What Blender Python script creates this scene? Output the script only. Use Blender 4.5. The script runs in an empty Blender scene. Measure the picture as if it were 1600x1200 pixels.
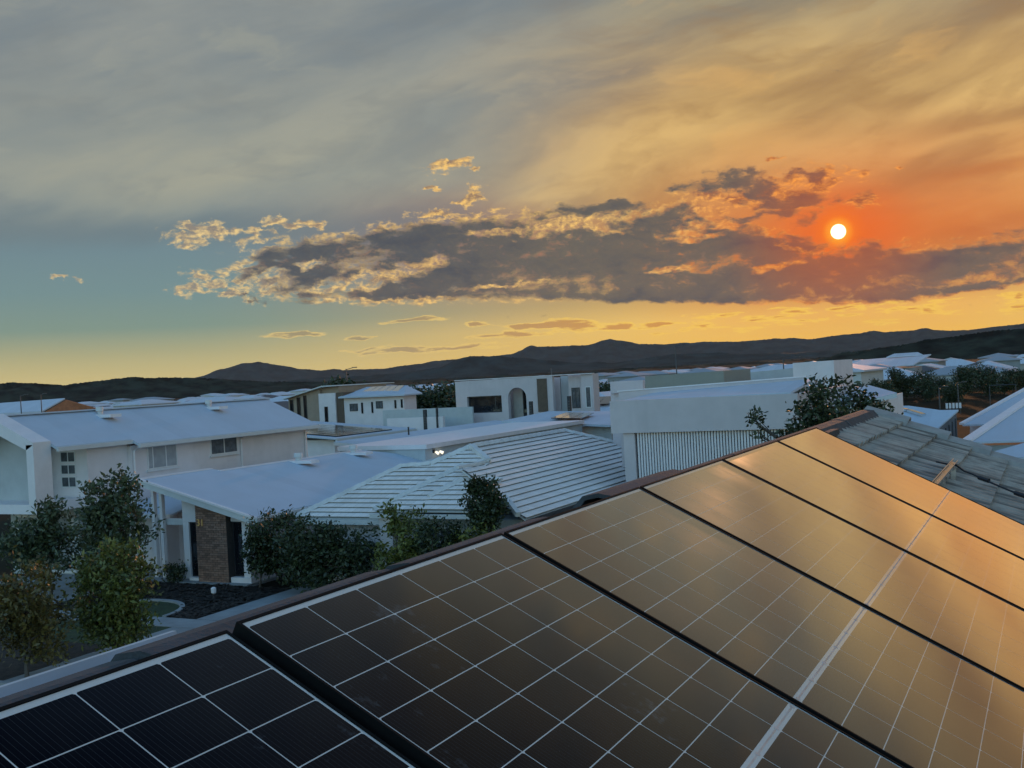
import bpy, bmesh, math, random
from mathutils import Vector, Matrix, noise as mnoise

sc = bpy.context.scene
rad = math.radians

# ------------------------------------------------------------------ camera
# world: X = to the right across the street grid, Y = up the street grid, Z = up; eye 7 m above ground
CAM_POS = Vector((0.0, 0.0, 7.0))
YAW, PITCH, ROLL = rad(26.5), rad(-0.4), rad(3.1)
_cp, _sp, _cr, _sr = math.cos(PITCH), math.sin(PITCH), math.cos(ROLL), math.sin(ROLL)
_F = Vector((0, _cp, _sp)); _U = Vector((0, -_sp, _cp)); _X = Vector((1, 0, 0))
_R2 = _X * _cr - _U * _sr
_U2 = _X * _sr + _U * _cr
_rot = Matrix.Rotation(YAW, 3, 'Z')
_R2, _U2, _F2 = _rot @ _R2, _rot @ _U2, _rot @ _F
cam_data = bpy.data.cameras.new('camera')
cam_data.sensor_width = 36.0
cam_data.lens = 36.0 * 1705.0 / 1600.0
cam_data.clip_start = 0.05
cam_data.clip_end = 40000.0
cam = bpy.data.objects.new('camera', cam_data)
sc.collection.objects.link(cam)
cam.matrix_world = Matrix(((_R2.x, _U2.x, -_F2.x, CAM_POS.x), (_R2.y, _U2.y, -_F2.y, CAM_POS.y),
                           (_R2.z, _U2.z, -_F2.z, CAM_POS.z), (0, 0, 0, 1)))
sc.camera = cam

# ------------------------------------------------------------------ exposure
sc.view_settings.view_transform = 'Standard'
sc.view_settings.look = 'None'
sc.view_settings.exposure = 1.5       # phone exposure, lifted for the shaded streets
sc.view_settings.gamma = 1.0
sc.view_settings.use_curve_mapping = False
sc.cycles.max_bounces = 6
sc.cycles.transparent_max_bounces = 12
sc.cycles.volume_bounces = 0
sc.cycles.use_denoising = True
sc.cycles.caustics_reflective = False
sc.cycles.caustics_refractive = False

SUN_AZ, SUN_EL = -9.49, 6.34          # degrees, clockwise from +Y / above horizon


def lin(r, g, b):
    def f(c):
        c = c / 255.0
        return c / 12.92 if c <= 0.04045 else ((c + 0.055) / 1.055) ** 2.4
    return (f(r), f(g), f(b), 1.0)


# ------------------------------------------------------------------ tiny node language
class Tree:
    def __init__(self, nt):
        self.nt = nt
        nt.nodes.clear()

    def new(self, t, **kw):
        n = self.nt.nodes.new(t)
        for k, v in kw.items():
            setattr(n, k, v)
        return n

    def put(self, sock, v):
        if isinstance(v, S):
            self.nt.links.new(v.s, sock)
        elif v is not None:
            sock.default_value = v

    def math(self, op, a, b=None, c=None, clamp=False):
        n = self.new('ShaderNodeMath', operation=op, use_clamp=clamp)
        self.put(n.inputs[0], a)
        if b is not None: self.put(n.inputs[1], b)
        if c is not None: self.put(n.inputs[2], c)
        return S(self, n.outputs[0])

    def smooth(self, x, a, b, lo=0.0, hi=1.0, kind='SMOOTHSTEP'):
        n = self.new('ShaderNodeMapRange', interpolation_type=kind, clamp=True)
        self.put(n.inputs[0], x)
        for i, v in enumerate((a, b, lo, hi)):
            self.put(n.inputs[i + 1], v)
        return S(self, n.outputs[0])

    def vec(self, x, y, z):
        n = self.new('ShaderNodeCombineXYZ')
        for i, v in enumerate((x, y, z)): self.put(n.inputs[i], v)
        return S(self, n.outputs[0])

    def noise(self, v, scale, detail=5.0, rough=0.55, dist=0.0, lac=2.0):
        n = self.new('ShaderNodeTexNoise')
        n.noise_dimensions = '3D'
        self.put(n.inputs['Vector'], v)
        n.inputs['Scale'].default_value = scale
        n.inputs['Detail'].default_value = detail
        n.inputs['Roughness'].default_value = rough
        n.inputs['Lacunarity'].default_value = lac
        n.inputs['Distortion'].default_value = dist
        return S(self, n.outputs[0])

    def mix(self, f, a, b, blend='MIX'):
        n = self.new('ShaderNodeMix', data_type='RGBA', blend_type=blend)
        n.clamp_factor = True
        self.put(n.inputs[0], f)
        self.put(n.inputs[6], a)
        self.put(n.inputs[7], b)
        return S(self, n.outputs[2])

    def ramp(self, x, stops, kind='LINEAR'):
        n = self.new('ShaderNodeValToRGB')
        cr = n.color_ramp
        cr.interpolation = kind
        while len(cr.elements) < len(stops): cr.elements.new(0.5)
        for e, (p, c) in zip(cr.elements, stops):
            e.position = p
        for e, (p, c) in zip(cr.elements, stops):
            e.color = c
        self.put(n.inputs[0], x)
        return S(self, n.outputs[0])

    def curve(self, x, pts):
        n = self.new('ShaderNodeFloatCurve')
        cm = n.mapping.curves[0]
        cm.points[0].location = pts[0]
        cm.points[1].location = pts[-1]
        for p in pts[1:-1]:
            cm.points.new(*p)
        n.mapping.extend = 'HORIZONTAL'
        n.mapping.update()
        self.put(n.inputs['Value'], x)
        return S(self, n.outputs[0])


class S:
    def __init__(self, t, s): self.t, self.s = t, s
    def __add__(self, o): return self.t.math('ADD', self, o)
    __radd__ = __add__
    def __sub__(self, o): return self.t.math('SUBTRACT', self, o)
    def __rsub__(self, o): return self.t.math('SUBTRACT', o, self)
    def __mul__(self, o): return self.t.math('MULTIPLY', self, o)
    __rmul__ = __mul__
    def __truediv__(self, o): return self.t.math('DIVIDE', self, o)
    def min(self, o): return self.t.math('MINIMUM', self, o)
    def max(self, o): return self.t.math('MAXIMUM', self, o)
    def abs(self): return self.t.math('ABSOLUTE', self)


# ------------------------------------------------------------------ world: evening sky
def build_world():
    w = bpy.data.worlds.new('World')
    sc.world = w
    w.use_nodes = True
    w.cycles.sampling_method = 'MANUAL'
    w.cycles.sample_map_resolution = 512
    T = Tree(w.node_tree)
    tc = T.new('ShaderNodeTexCoord')
    sep = T.new('ShaderNodeSeparateXYZ')
    w.node_tree.links.new(tc.outputs['Generated'], sep.inputs[0])
    dx, dy, dz = (S(T, sep.outputs[i]) for i in range(3))
    D = 57.29578
    az = T.math('ARCTAN2', dx, dy) * D
    el = T.math('ARCSINE', dz) * D
    P = T.vec(az, el, 0.0)
    # distance from the sun in degrees
    sa = az - SUN_AZ
    se = el - SUN_EL
    rs = T.math('SQRT', sa * sa + se * se)
    asun = T.math('ARCCOSINE', T.math('COSINE', sa * (1 / D))) * D

    def ell_d(a, e, ra, re, calm=False):          # scaled distance from a patch centre: 0 in the middle, 1 at its rim
        m = T.new('ShaderNodeVectorMath', operation='MULTIPLY_ADD')
        T.put(m.inputs[0], Pc if calm else P)
        m.inputs[1].default_value = (1.0 / ra, 1.0 / re, 0)
        m.inputs[2].default_value = (-a / ra, -e / re, 0)
        n = T.new('ShaderNodeVectorMath', operation='LENGTH')
        w.node_tree.links.new(m.outputs[0], n.inputs[0])
        return S(T, n.outputs['Value'])

    def patches(lst, cap=2.0, calm=False):
        d = None
        for q in lst:
            x = ell_d(*q, calm)
            d = x if d is None else d.min(x)
        return 1.0 - d.min(cap)

    # slow and quick swirls that break up every outline
    wv = T.new('ShaderNodeTexNoise')
    wv.inputs['Scale'].default_value = 1.0
    wv.inputs['Detail'].default_value = 6.0
    wv.inputs['Roughness'].default_value = 0.6
    T.put(wv.inputs['Vector'], T.vec(az * 0.42, el * 0.75, 21.0))
    wsep = T.new('ShaderNodeSeparateColor')
    w.node_tree.links.new(wv.outputs['Color'], wsep.inputs[0])
    wx, wy = S(T, wsep.outputs[0]) - 0.5, S(T, wsep.outputs[1]) - 0.5
    P = T.vec(az + wx * 5.0, el + wy * 2.4, 0.0)
    Pc = T.vec(az + wx * 3.0, el + wy * 0.7, 0.0)

    # ---- clear air: warm at the horizon, teal above; warmer toward the sun
    e20 = el * (1 / 20.0)
    left = T.ramp(e20, [(0.0, lin(216, 194, 128)), (0.05, lin(208, 190, 126)), (0.11, lin(172, 169, 128)),
                        (0.17, lin(128, 149, 135)), (0.26, lin(116, 142, 143)), (0.36, lin(112, 136, 143)),
                        (0.44, lin(112, 130, 136)), (0.8, lin(110, 126, 136)), (1.0, lin(104, 122, 136))])
    right = T.ramp(e20, [(0.0, lin(244, 182, 74)), (0.06, lin(248, 194, 84)), (0.12, lin(244, 196, 100)),
                         (0.18, lin(205, 165, 96)), (0.3, lin(190, 112, 62)), (0.42, lin(188, 108, 58)),
                         (0.55, lin(180, 124, 72)), (0.75, lin(176, 138, 86)), (1.0, lin(138, 130, 112))])
    wr = T.smooth(asun, 34.0, 4.0)
    base = T.mix(wr, left, right)

    # ---- high smoke and cirrostratus veil, combed along a tilted direction
    ca, sn = math.cos(rad(16)), math.sin(rad(16))
    qx = az * ca + el * sn
    qy = el * ca - az * sn
    warp = T.noise(T.vec(az * 0.06, el * 0.12, 7.0), 1.0, 3, 0.5)
    n1 = T.noise(T.vec(qx * 0.050, qy * 0.30 + warp * 1.6, 3.0), 1.0, 5, 0.5)
    n2 = T.noise(T.vec(qx * 0.13, qy * 0.55 + warp * 2.0, 11.0), 1.0, 6, 0.55)
    streak = T.smooth(n1 * 0.7 + n2 * 0.3, 0.34, 0.66)
    vl = T.mix(streak, lin(118, 129, 135), lin(146, 150, 145))
    vhi = T.mix(T.smooth(el, 9.0, 18.5), T.mix(streak, lin(144, 150, 143), lin(166, 165, 146)), vl)
    vw = T.mix(streak, lin(164, 130, 88), lin(219, 181, 116))
    vw = T.mix(T.smooth(el, 13.0, 19.5), vw, T.mix(streak, lin(122, 122, 114), lin(160, 150, 122)))
    vw = T.mix(T.smooth(el, 9.5, 5.0), vw, T.mix(streak, lin(182, 106, 58), lin(226, 146, 74)))
    # beyond the sun the smoke thins and glows
    vw = T.mix(T.smooth(sa, 5.0, 13.0) * T.smooth(el, 13.0, 9.0), vw, T.mix(streak, lin(228, 160, 86), lin(252, 198, 114)))
    tw = T.smooth(az + (el - 9.0) * -0.55 + n1 * 8.0, -30.0, -13.0)
    veilc = T.mix(tw, vhi, vw)
    mott = T.noise(T.vec(az * 0.16 + n2 * 1.2, el * 0.34 + warp, 15.0), 1.0, 6, 0.58)
    veilc = T.mix(T.smooth(mott, 0.52, 0.36) * 0.36, veilc, T.mix(tw, lin(124, 130, 130), lin(154, 118, 78)))
    veilc = T.mix(T.smooth(mott, 0.54, 0.70) * 0.40, veilc, T.mix(tw, lin(164, 164, 148), lin(226, 178, 108)))
    # lower edge of the veil: climbs away on the left, everywhere near the sun
    vedge = T.smooth(el + (n2 - 0.5) * 1.2, T.smooth(az, -30, -18, 7.0, 4.2), T.smooth(az, -30, -18, 11.2, 7.2))
    vlow = T.smooth(asun, 40.0, 75.0, 32.0, 20.0)
    vhigh = T.smooth(asun, 40.0, 75.0, 62.0, 34.0)
    vfade = T.smooth(el, vlow, vhigh, 1.0, 0.0) * T.smooth(asun, T.smooth(T.math('SINE', sa * (1 / D)), -0.2, 0.2, 100.0, 118.0),
                                                                         T.smooth(T.math('SINE', sa * (1 / D)), -0.2, 0.2, 58.0, 72.0))
    col = T.mix(vedge * 0.93, base, veilc)
    # slate band under the veil at the left
    band = T.smooth((el - 8.2 + (n2 - 0.5) * 2.2).abs(), 1.3, 0.0) * T.smooth(az, -22.0, -30.0)
    col = T.mix(band * 0.42, col, lin(98, 115, 124))
    # two dusky bars at the right
    bar = T.smooth((el - 10.4 - sa * 0.10 + (n2 - 0.5) * 1.4).abs(), 0.9, 0.05) * T.smooth(sa, 0.5, 6.0)
    bar2 = T.smooth((el - 8.1 - sa * 0.07 + (n2 - 0.5) * 1.4).abs(), 0.7, 0.05) * T.smooth(sa, 1.5, 7.0)
    col = T.mix(bar * 0.55, col, lin(142, 106, 74))
    col = T.mix(bar2 * 0.42, col, lin(164, 100, 62))

    # ---- red glow of the sun through the smoke
    wide = T.smooth(T.math('SQRT', T.smooth(sa, -20.0, 20.0, 1.7, 0.55, 'LINEAR') * sa * sa * 0.16 + se * se * 1.0), 7.0, 0.0)
    col = T.mix(wide * (0.55 + streak * 0.3), col, lin(222, 116, 52))
    gl = T.smooth(T.math('SQRT', sa * sa * 0.5 + se * se * 1.0 + (n2 - 0.5) * 2.0), 3.4, 0.0)
    col = T.mix(gl * 0.80, col, lin(238, 102, 36))
    gl2 = T.smooth(rs, 1.5, 0.2)
    col = T.mix(gl2 * 0.85, col, lin(252, 122, 24))

    # ---- cumulus
    ax = az + wx * 1.3
    ey = el + wy * 0.8
    big = T.noise(T.vec(ax * 0.22, ey * 0.75, 5.0), 1.0, 5, 0.55) - 0.5
    FX, FY = 1.05, 2.0
    fine = T.noise(T.vec(ax * FX, ey * FY, 9.0), 1.0, 8, 0.66) - 0.5
    # the same field a little nearer the sun: gives the lit and shaded flanks of each puff
    ux = T.smooth(sa, -6.0, 6.0, 0.16, -0.16)
    uy = T.smooth(se, -3.0, 3.0, 0.10, -0.10)
    fine_s = T.noise(T.vec((ax + ux) * FX, (ey + uy) * FY, 9.0), 1.0, 5, 0.66) - 0.5
    relief = fine - fine_s
    a60 = (az + 55.0) * (1 / 60.0)
    HI = [(0.0, 0.29), (0.17, 0.29), (0.2238, 0.312), (0.2506, 0.342), (0.2724, 0.3693), (0.2995, 0.3832), (0.349, 0.4012),
          (0.3824, 0.4187), (0.4161, 0.4309), (0.4608, 0.4311), (0.5167, 0.4268), (0.5614, 0.4299), (0.6053, 0.4092),
          (0.6379, 0.3938), (0.6648, 0.3793), (0.6909, 0.352), (0.7165, 0.318), (0.7524, 0.288), (0.7927, 0.276),
          (0.861, 0.268), (0.8986, 0.274), (1.0, 0.24)]
    LO = [(0.0, 0.32), (0.17, 0.31), (0.2232, 0.28), (0.2594, 0.2409), (0.2966, 0.2235), (0.3455, 0.2107), (0.3952, 0.2039),
          (0.4789, 0.1977), (0.5901, 0.175), (0.6716, 0.1544), (0.7504, 0.1366), (0.801, 0.132), (0.8404, 0.1387),
          (0.8971, 0.1511), (1.0, 0.2)]
    hi = T.curve(a60, HI) * 20.0
    lo = T.curve(a60, LO) * 20.0
    bank = (hi - el).min((el - lo + wy * 0.5) * T.smooth(az, -34.0, -20.0, 1.5, 3.2))
    # thin places inside the bank where the light comes through
    lit = T.smooth(patches(((-34.2, 5.40, 4.6, 0.62), (-37.0, 6.5, 1.6, 0.35), (-27.2, 7.6, 3.0, 0.42), (-22.2, 7.45, 4.2, 0.62),
                            (-30.6, 6.0, 1.8, 0.7), (-18.0, 4.85, 1.7, 0.34), (-12.4, 4.75, 1.7, 0.36), (-38.5, 5.6, 2.0, 0.8),
                            (-27.0, 4.85, 3.2, 0.24), (-16.6, 6.9, 2.6, 0.8), (-33.0, 4.35, 5.0, 0.22), (-11.0, 5.6, 2.2, 0.3))), 0.0, 0.7)
    leftfade = T.smooth(az, -39.0, -43.5)
    cums = patches(((-41.7, 8.14, 1.9, .52), (-42.81, 7.65, .8, .4), (-37.48, 8.29, .95, .36), (-36.3, 8.3, .7, .3),
                    (-29.5, 11.03, 1.05, .36), (-27.75, 10.6, .5, .2), (-27.9, 9.45, .95, .3), (-42.38, 5.72, .6, .5),
                    (-41.62, 5.37, .75, .4), (-39.85, 5.97, 1.4, .42), (-39.08, 5.46, 1.6, .36), (-40.6, 4.8, 2.3, .36),
                    (-48.53, 5.73, .6, .13), (-42.7, 4.95, .8, .22), (-30.4, 9.8, .45, .16), (-39.1, 7.8, .8, .4),
                    (-38.2, 7.2, 1.5, .3), (-38.6, 6.6, 1.2, .4), (-29.6, 8.75, 1.6, .25),
                    (-13.0, 8.6, 4.2, .95), (-10.3, 9.05, 2.1, .75), (-15.6, 8.7, 2.4, .7), (-11.8, 7.7, 1.8, .6),
                    (-8.2, 7.55, 1.0, .42), (-2.2, 4.4, 2.8, .6), (-6.3, 9.2, .7, .2), (-12.6, 10.1, .8, .2), (-18.0, 8.0, 3.0, .6)))
    wd = (bank * 1.1 + 0.12 - leftfade).min(0.55).max(cums * 0.9) + fine * 3.6 + big * 0.8 - 0.10
    nearsun = T.smooth(az, -22.0, -12.0)
    litc = T.mix(nearsun, T.mix(T.smooth(az, -42.0, -28.0), lin(238, 206, 140), lin(254, 204, 116)), lin(255, 162, 72))
    shade = T.mix(nearsun, T.mix(T.smooth(az, -44.0, -30.0), lin(140, 132, 122), lin(150, 122, 98)), lin(164, 92, 60))
    fl = T.smooth(rs, 3.5, 0.8) * 0.35
    litc = T.mix(fl, litc, lin(240, 108, 46))
    wc = T.mix(T.smooth(relief * 3.4 - wd * 0.40 + 0.52, 0.0, 0.8), shade, litc)
    col = T.mix(T.smooth(wd, -0.14, 0.55) * 0.93, col, wc)
    # dark body of the bank, and the slate cap above and left of the sun
    cap = patches(((-14.6, 9.35, 2.4, .55), (-13.0, 8.7, .8, .9), (-11.4, 7.95, 2.6, .45), (-10.9, 9.3, .8, .3), (-13.3, 7.35, 2.2, .42),
                   (-21.4, 8.35, 2.4, .45), (-18.2, 7.9, 1.4, .5), (-39.5, 4.75, 1.2, .12)))
    dk = (bank * 0.85 - 0.10 - leftfade * 1.5).min(0.60).max(cap * 0.7 + 0.02) + big * 2.2 + fine * 2.1 - lit * 0.62
    dark = T.mix(T.smooth(az, -33.0, -22.0), lin(77, 84, 91), lin(98, 95, 90))
    dark = T.mix(T.smooth(sa, -14.0, 0.0), dark, lin(110, 96, 86))
    dark = T.mix(T.smooth(el, 6.4, 3.4) * 0.5, dark, lin(106, 97, 90))
    dark = T.mix(T.smooth(big * 1.6 + fine * 0.8, 0.0, 0.35) * 0.6, dark, lin(68, 75, 86))
    dark = T.mix(T.smooth(big * 1.3 + relief * 1.5, 0.0, -0.4) * 0.6, dark, lin(152, 120, 96))
    dark = T.mix(T.smooth(rs, 6.5, 1.0) * 0.6, dark, lin(186, 92, 48))
    col = T.mix(T.smooth(dk, -0.12, 0.52) * 0.95, col, dark)

    # ---- thin cloud streets low over the hills, denser below the sun
    hn = T.noise(T.vec(az * 0.45 + wx * 1.0, el * 2.9 + wy * 0.5, 31.0), 1.0, 7, 0.62)
    lowm = T.smooth(az, -31.0, -14.0) * T.smooth((el - 2.2).abs(), 1.2, 0.2)
    lows = patches(((-31.67, 3.23, 1.75, .14), (-37.62, 2.75, 1.5, .14), (-34.37, 2.49, .8, .1), (-29.75, 1.66, 2.6, .2),
                    (-34.07, 1.81, .9, .1), (-28.18, 2.85, .8, .15), (-24.66, 2.62, 2.2, .24), (-22.82, 2.42, 1.5, .26),
                    (-26.36, 2.22, 2.0, .2), (-32.42, 1.66, 2.3, .14), (-20.6, 2.3, 1.0, .2), (-19.0, 2.2, 1.0, .2)), 2.0, True)
    d3 = (lows * 0.8 + (hn - 0.47) * 3.0).max(lowm * 0.9 + (hn - 0.74) * 3.6)
    lowc = T.mix(T.smooth(d3, 0.22, 0.60), T.mix(T.smooth(az, -36, -16), lin(226, 196, 122), lin(252, 204, 84)),
                 T.mix(T.smooth(az, -36, -16), lin(158, 142, 108), lin(206, 138, 62)))
    col = T.mix(T.smooth(d3, 0.0, 0.22) * 0.8, col, lowc)

    # ---- the sun itself, seen through smoke
    disc = T.smooth(rs, 0.40, 0.29)
    ring = T.smooth(rs, 0.85, 0.36)
    col = T.mix(ring * 0.9, col, lin(255, 160, 48))
    col = T.mix(disc, col, (5.0, 4.7, 2.3, 1.0))

    # ---- the rest of the dome: clear dusk air
    sky = T.new('ShaderNodeTexSky', sky_type='NISHITA')
    sky.sun_disc = False
    sky.sun_elevation = rad(SUN_EL)
    sky.sun_rotation = rad(SUN_AZ)
    sky.air_density = 1.25
    sky.dust_density = 0.45
    sky.ozone_density = 3.2
    bg_sky = T.new('ShaderNodeBackground')
    w.node_tree.links.new(sky.outputs[0], bg_sky.inputs[0])
    bg_sky.inputs[1].default_value = SKY_STRENGTH
    bg_view = T.new('ShaderNodeBackground')
    T.put(bg_view.inputs[0], col)
    bg_view.inputs[1].default_value = VIEW_STRENGTH
    mx = T.new('ShaderNodeMixShader')
    T.put(mx.inputs[0], vfade)
    w.node_tree.links.new(bg_sky.outputs[0], mx.inputs[1])
    w.node_tree.links.new(bg_view.outputs[0], mx.inputs[2])
    out = T.new('ShaderNodeOutputWorld')
    w.node_tree.links.new(mx.outputs[0], out.inputs[0])


SKY_STRENGTH = 0.15
VIEW_STRENGTH = 2.0 ** -1.5 * 1.04
build_world()

# ------------------------------------------------------------------ sun
sun_data = bpy.data.lights.new('sun', 'SUN')
sun_data.energy = 0.36
sun_data.angle = rad(0.6)
sun_data.color = (1.0, 0.46, 0.20)
sun = bpy.data.objects.new('sun', sun_data)
sc.collection.objects.link(sun)
_a, _e = rad(SUN_AZ), rad(SUN_EL)
_dir = Vector((math.sin(_a) * math.cos(_e), math.cos(_a) * math.cos(_e), math.sin(_e)))
sun.rotation_euler = _dir.to_track_quat('Z', 'Y').to_euler()
sun.location = (-12, 60, 30)

# ------------------------------------------------------------------ materials
MATS = {}


def mat(name, col, rough=0.6, var=0.12, vscale=3.0, bump=0.0, bscale=40.0, metal=0.0, spec=0.5, col2=None,
        stain=0.0, coat=0.0, streak=0.0):
    """Principled surface with broken-up colour, faint run-off stains and fine relief, in object space."""
    if name in MATS: return MATS[name]
    m = bpy.data.materials.new(name)
    m.use_nodes = True
    T = Tree(m.node_tree)
    tc = T.new('ShaderNodeTexCoord')
    geo = T.new('ShaderNodeNewGeometry')
    pos = S(T, geo.outputs['Position'])
    c = (*col, 1.0)
    n = T.noise(pos, vscale, 5, 0.6)
    hi = tuple(min(1.0, v * (1 + var)) for v in col) + (1.0,)
    lo = tuple(v * (1 - var) for v in (col2 or col)) + (1.0,)
    cc = T.mix(T.smooth(n, 0.3, 0.7), lo, hi)
    if stain > 0:
        sp = T.new('ShaderNodeSeparateXYZ')
        T.put(sp.inputs[0], pos)
        sx, sy, sz = (S(T, sp.outputs[i]) for i in range(3))
        sn = T.noise(T.vec(sx * 2.2, sy * 2.2, sz * 0.25), 1.0, 6, 0.65)
        cc = T.mix(T.smooth(sn, 0.52, 0.75) * stain, cc, tuple(v * 0.55 for v in col) + (1.0,))
    if streak > 0:      # dark streaks down the fall (along X): groove shade put into the colour
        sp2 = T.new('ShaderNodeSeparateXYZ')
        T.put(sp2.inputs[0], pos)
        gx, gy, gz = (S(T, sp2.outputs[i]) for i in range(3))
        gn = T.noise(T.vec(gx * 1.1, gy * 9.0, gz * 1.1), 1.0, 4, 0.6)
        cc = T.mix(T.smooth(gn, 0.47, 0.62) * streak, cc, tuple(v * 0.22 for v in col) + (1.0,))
    b = T.new('ShaderNodeBsdfPrincipled')
    T.put(b.inputs['Base Color'], cc)
    T.put(b.inputs['Roughness'], T.smooth(n, 0.3, 0.7, max(0.02, rough - 0.06), min(1.0, rough + 0.06)))
    b.inputs['Metallic'].default_value = metal
    b.inputs['Specular IOR Level'].default_value = spec
    b.inputs['Coat Weight'].default_value = coat
    if bump > 0:
        bn = T.new('ShaderNodeBump')
        bn.inputs['Strength'].default_value = bump
        bn.inputs['Distance'].default_value = 0.02
        T.put(bn.inputs['Height'], T.noise(pos, bscale, 4, 0.6))
        m.node_tree.links.new(bn.outputs[0], b.inputs['Normal'])
    o = T.new('ShaderNodeOutputMaterial')
    m.node_tree.links.new(b.outputs[0], o.inputs[0])
    MATS[name] = m
    return m


def leaf_mat(name, a, b_, trans=0.25):
    m = bpy.data.materials.new(name)
    m.use_nodes = True
    T = Tree(m.node_tree)
    geo = T.new('ShaderNodeNewGeometry')
    pos = S(T, geo.outputs['Position'])
    n = T.noise(pos, 1.7, 3, 0.6)
    r = S(T, geo.outputs['Random Per Island'])
    cc = T.mix(T.smooth(n * 0.7 + r * 0.5, 0.35, 0.85), (*a, 1), (*b_, 1))
    d = T.new('ShaderNodeBsdfPrincipled')
    T.put(d.inputs['Base Color'], cc)
    d.inputs['Roughness'].default_value = 0.45
    tr = T.new('ShaderNodeBsdfTranslucent')
    T.put(tr.inputs[0], cc)
    mx = T.new('ShaderNodeMixShader')
    mx.inputs[0].default_value = trans
    m.node_tree.links.new(d.outputs[0], mx.inputs[1])
    m.node_tree.links.new(tr.outputs[0], mx.inputs[2])
    o = T.new('ShaderNodeOutputMaterial')
    m.node_tree.links.new(mx.outputs[0], o.inputs[0])
    MATS[name] = m
    return m


WHITE = mat('white_render', (0.76, 0.71, 0.71), 0.8, 0.05, 1.2, 0.12, 60, stain=0.10)
WHITE2 = mat('white_board', (0.80, 0.76, 0.755), 0.7, 0.04, 2.0, 0.05, 30, stain=0.06)
GREYW = mat('grey_render', (0.50, 0.53, 0.53), 0.85, 0.06, 1.4, 0.12, 60, stain=0.12)
WARMGREY = mat('warm_grey_panel', (0.30, 0.31, 0.27), 0.8, 0.05, 1.0, 0.05, 40, stain=0.1)
TAN = mat('tan_board', (0.36, 0.28, 0.21), 0.75, 0.08, 2.0, 0.05, 40)
BROWN = mat('brown_batten', (0.12, 0.085, 0.06), 0.7, 0.15, 4.0)
ORANGE = mat('orange_brick_gable', (0.42, 0.17, 0.08), 0.85, 0.15, 2.0)
FASCIA = mat('fascia_paint', (0.62, 0.64, 0.63), 0.55, 0.04, 3.0)
GUTTER = mat('pale_metal_gutter', (0.50, 0.56, 0.62), 0.38, 0.05, 4.0, metal=0.25)
FRAME = mat('dark_window_frame', (0.03, 0.032, 0.036), 0.4, 0.05, 4.0)
WFRAME = mat('white_window_frame', (0.7, 0.71, 0.71), 0.45, 0.03, 4.0)
GLASS = mat('dark_window_glass', (0.012, 0.014, 0.018), 0.08, 0.2, 1.0, spec=0.6)
BLIND = mat('window_with_blind', (0.35, 0.38, 0.40), 0.15, 0.1, 3.0, spec=0.6)
CURTAIN = mat('curtain_behind_glass', (0.10, 0.115, 0.13), 0.12, 0.25, 5.0, spec=0.6)
CONC = mat('pale_concrete', (0.30, 0.31, 0.31), 0.9, 0.12, 1.5, 0.2, 60, stain=0.25)
ASPH = mat('asphalt', (0.045, 0.047, 0.05), 0.9, 0.2, 2.0, 0.3, 120)
MULCH = mat('dark_bark_mulch', (0.035, 0.026, 0.020), 0.95, 0.6, 6.0, 0.9, 30, col2=(0.02, 0.016, 0.013))
LAWN = mat('short_lawn', (0.036, 0.056, 0.020), 0.9, 0.35, 2.5, 0.5, 90)
BARK = mat('grey_bark', (0.10, 0.085, 0.07), 0.9, 0.3, 8.0, 0.5, 40)
DARKMETAL = mat('dark_post_metal', (0.025, 0.026, 0.03), 0.5, 0.1, 4.0)
POLE = mat('grey_lamp_pole', (0.10, 0.10, 0.105), 0.5, 0.1, 4.0, metal=0.4)
TILE = mat('pale_grey_roof_tile', (0.46, 0.48, 0.47), 0.75, 0.10, 2.0, 0.15, 25, stain=0.18)
CAPT = mat('pale_ridge_tile', (0.66, 0.66, 0.64), 0.75, 0.10, 2.0, 0.15, 25, stain=0.15)
OWN_TILE = mat('weathered_concrete_tile', (0.38, 0.32, 0.26), 0.85, 0.22, 6.0, 0.35, 60, stain=0.25, streak=0.75)  # streak paints in the shade between the tile ribs
OWN_RIDGE = mat('brown_grey_ridge_tile', (0.058, 0.064, 0.070), 0.85, 0.25, 7.0, 0.35, 60)
OWN_CAP = mat('smooth_verge_tile', (0.34, 0.315, 0.285), 0.7, 0.15, 6.0, 0.2, 60, stain=0.3)
FOREST = mat('eucalypt_forest', (0.026, 0.036, 0.034), 1.0, 0.5, 0.012, 0.0, spec=0.1)
FOREST_NEAR = mat('dark_woodland', (0.022, 0.027, 0.019), 1.0, 0.8, 0.03, 0.0, spec=0.1)
GROUND = mat('dry_grass_ground', (0.014, 0.017, 0.011), 1.0, 0.4, 0.05, 0.0, spec=0.1)


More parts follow.
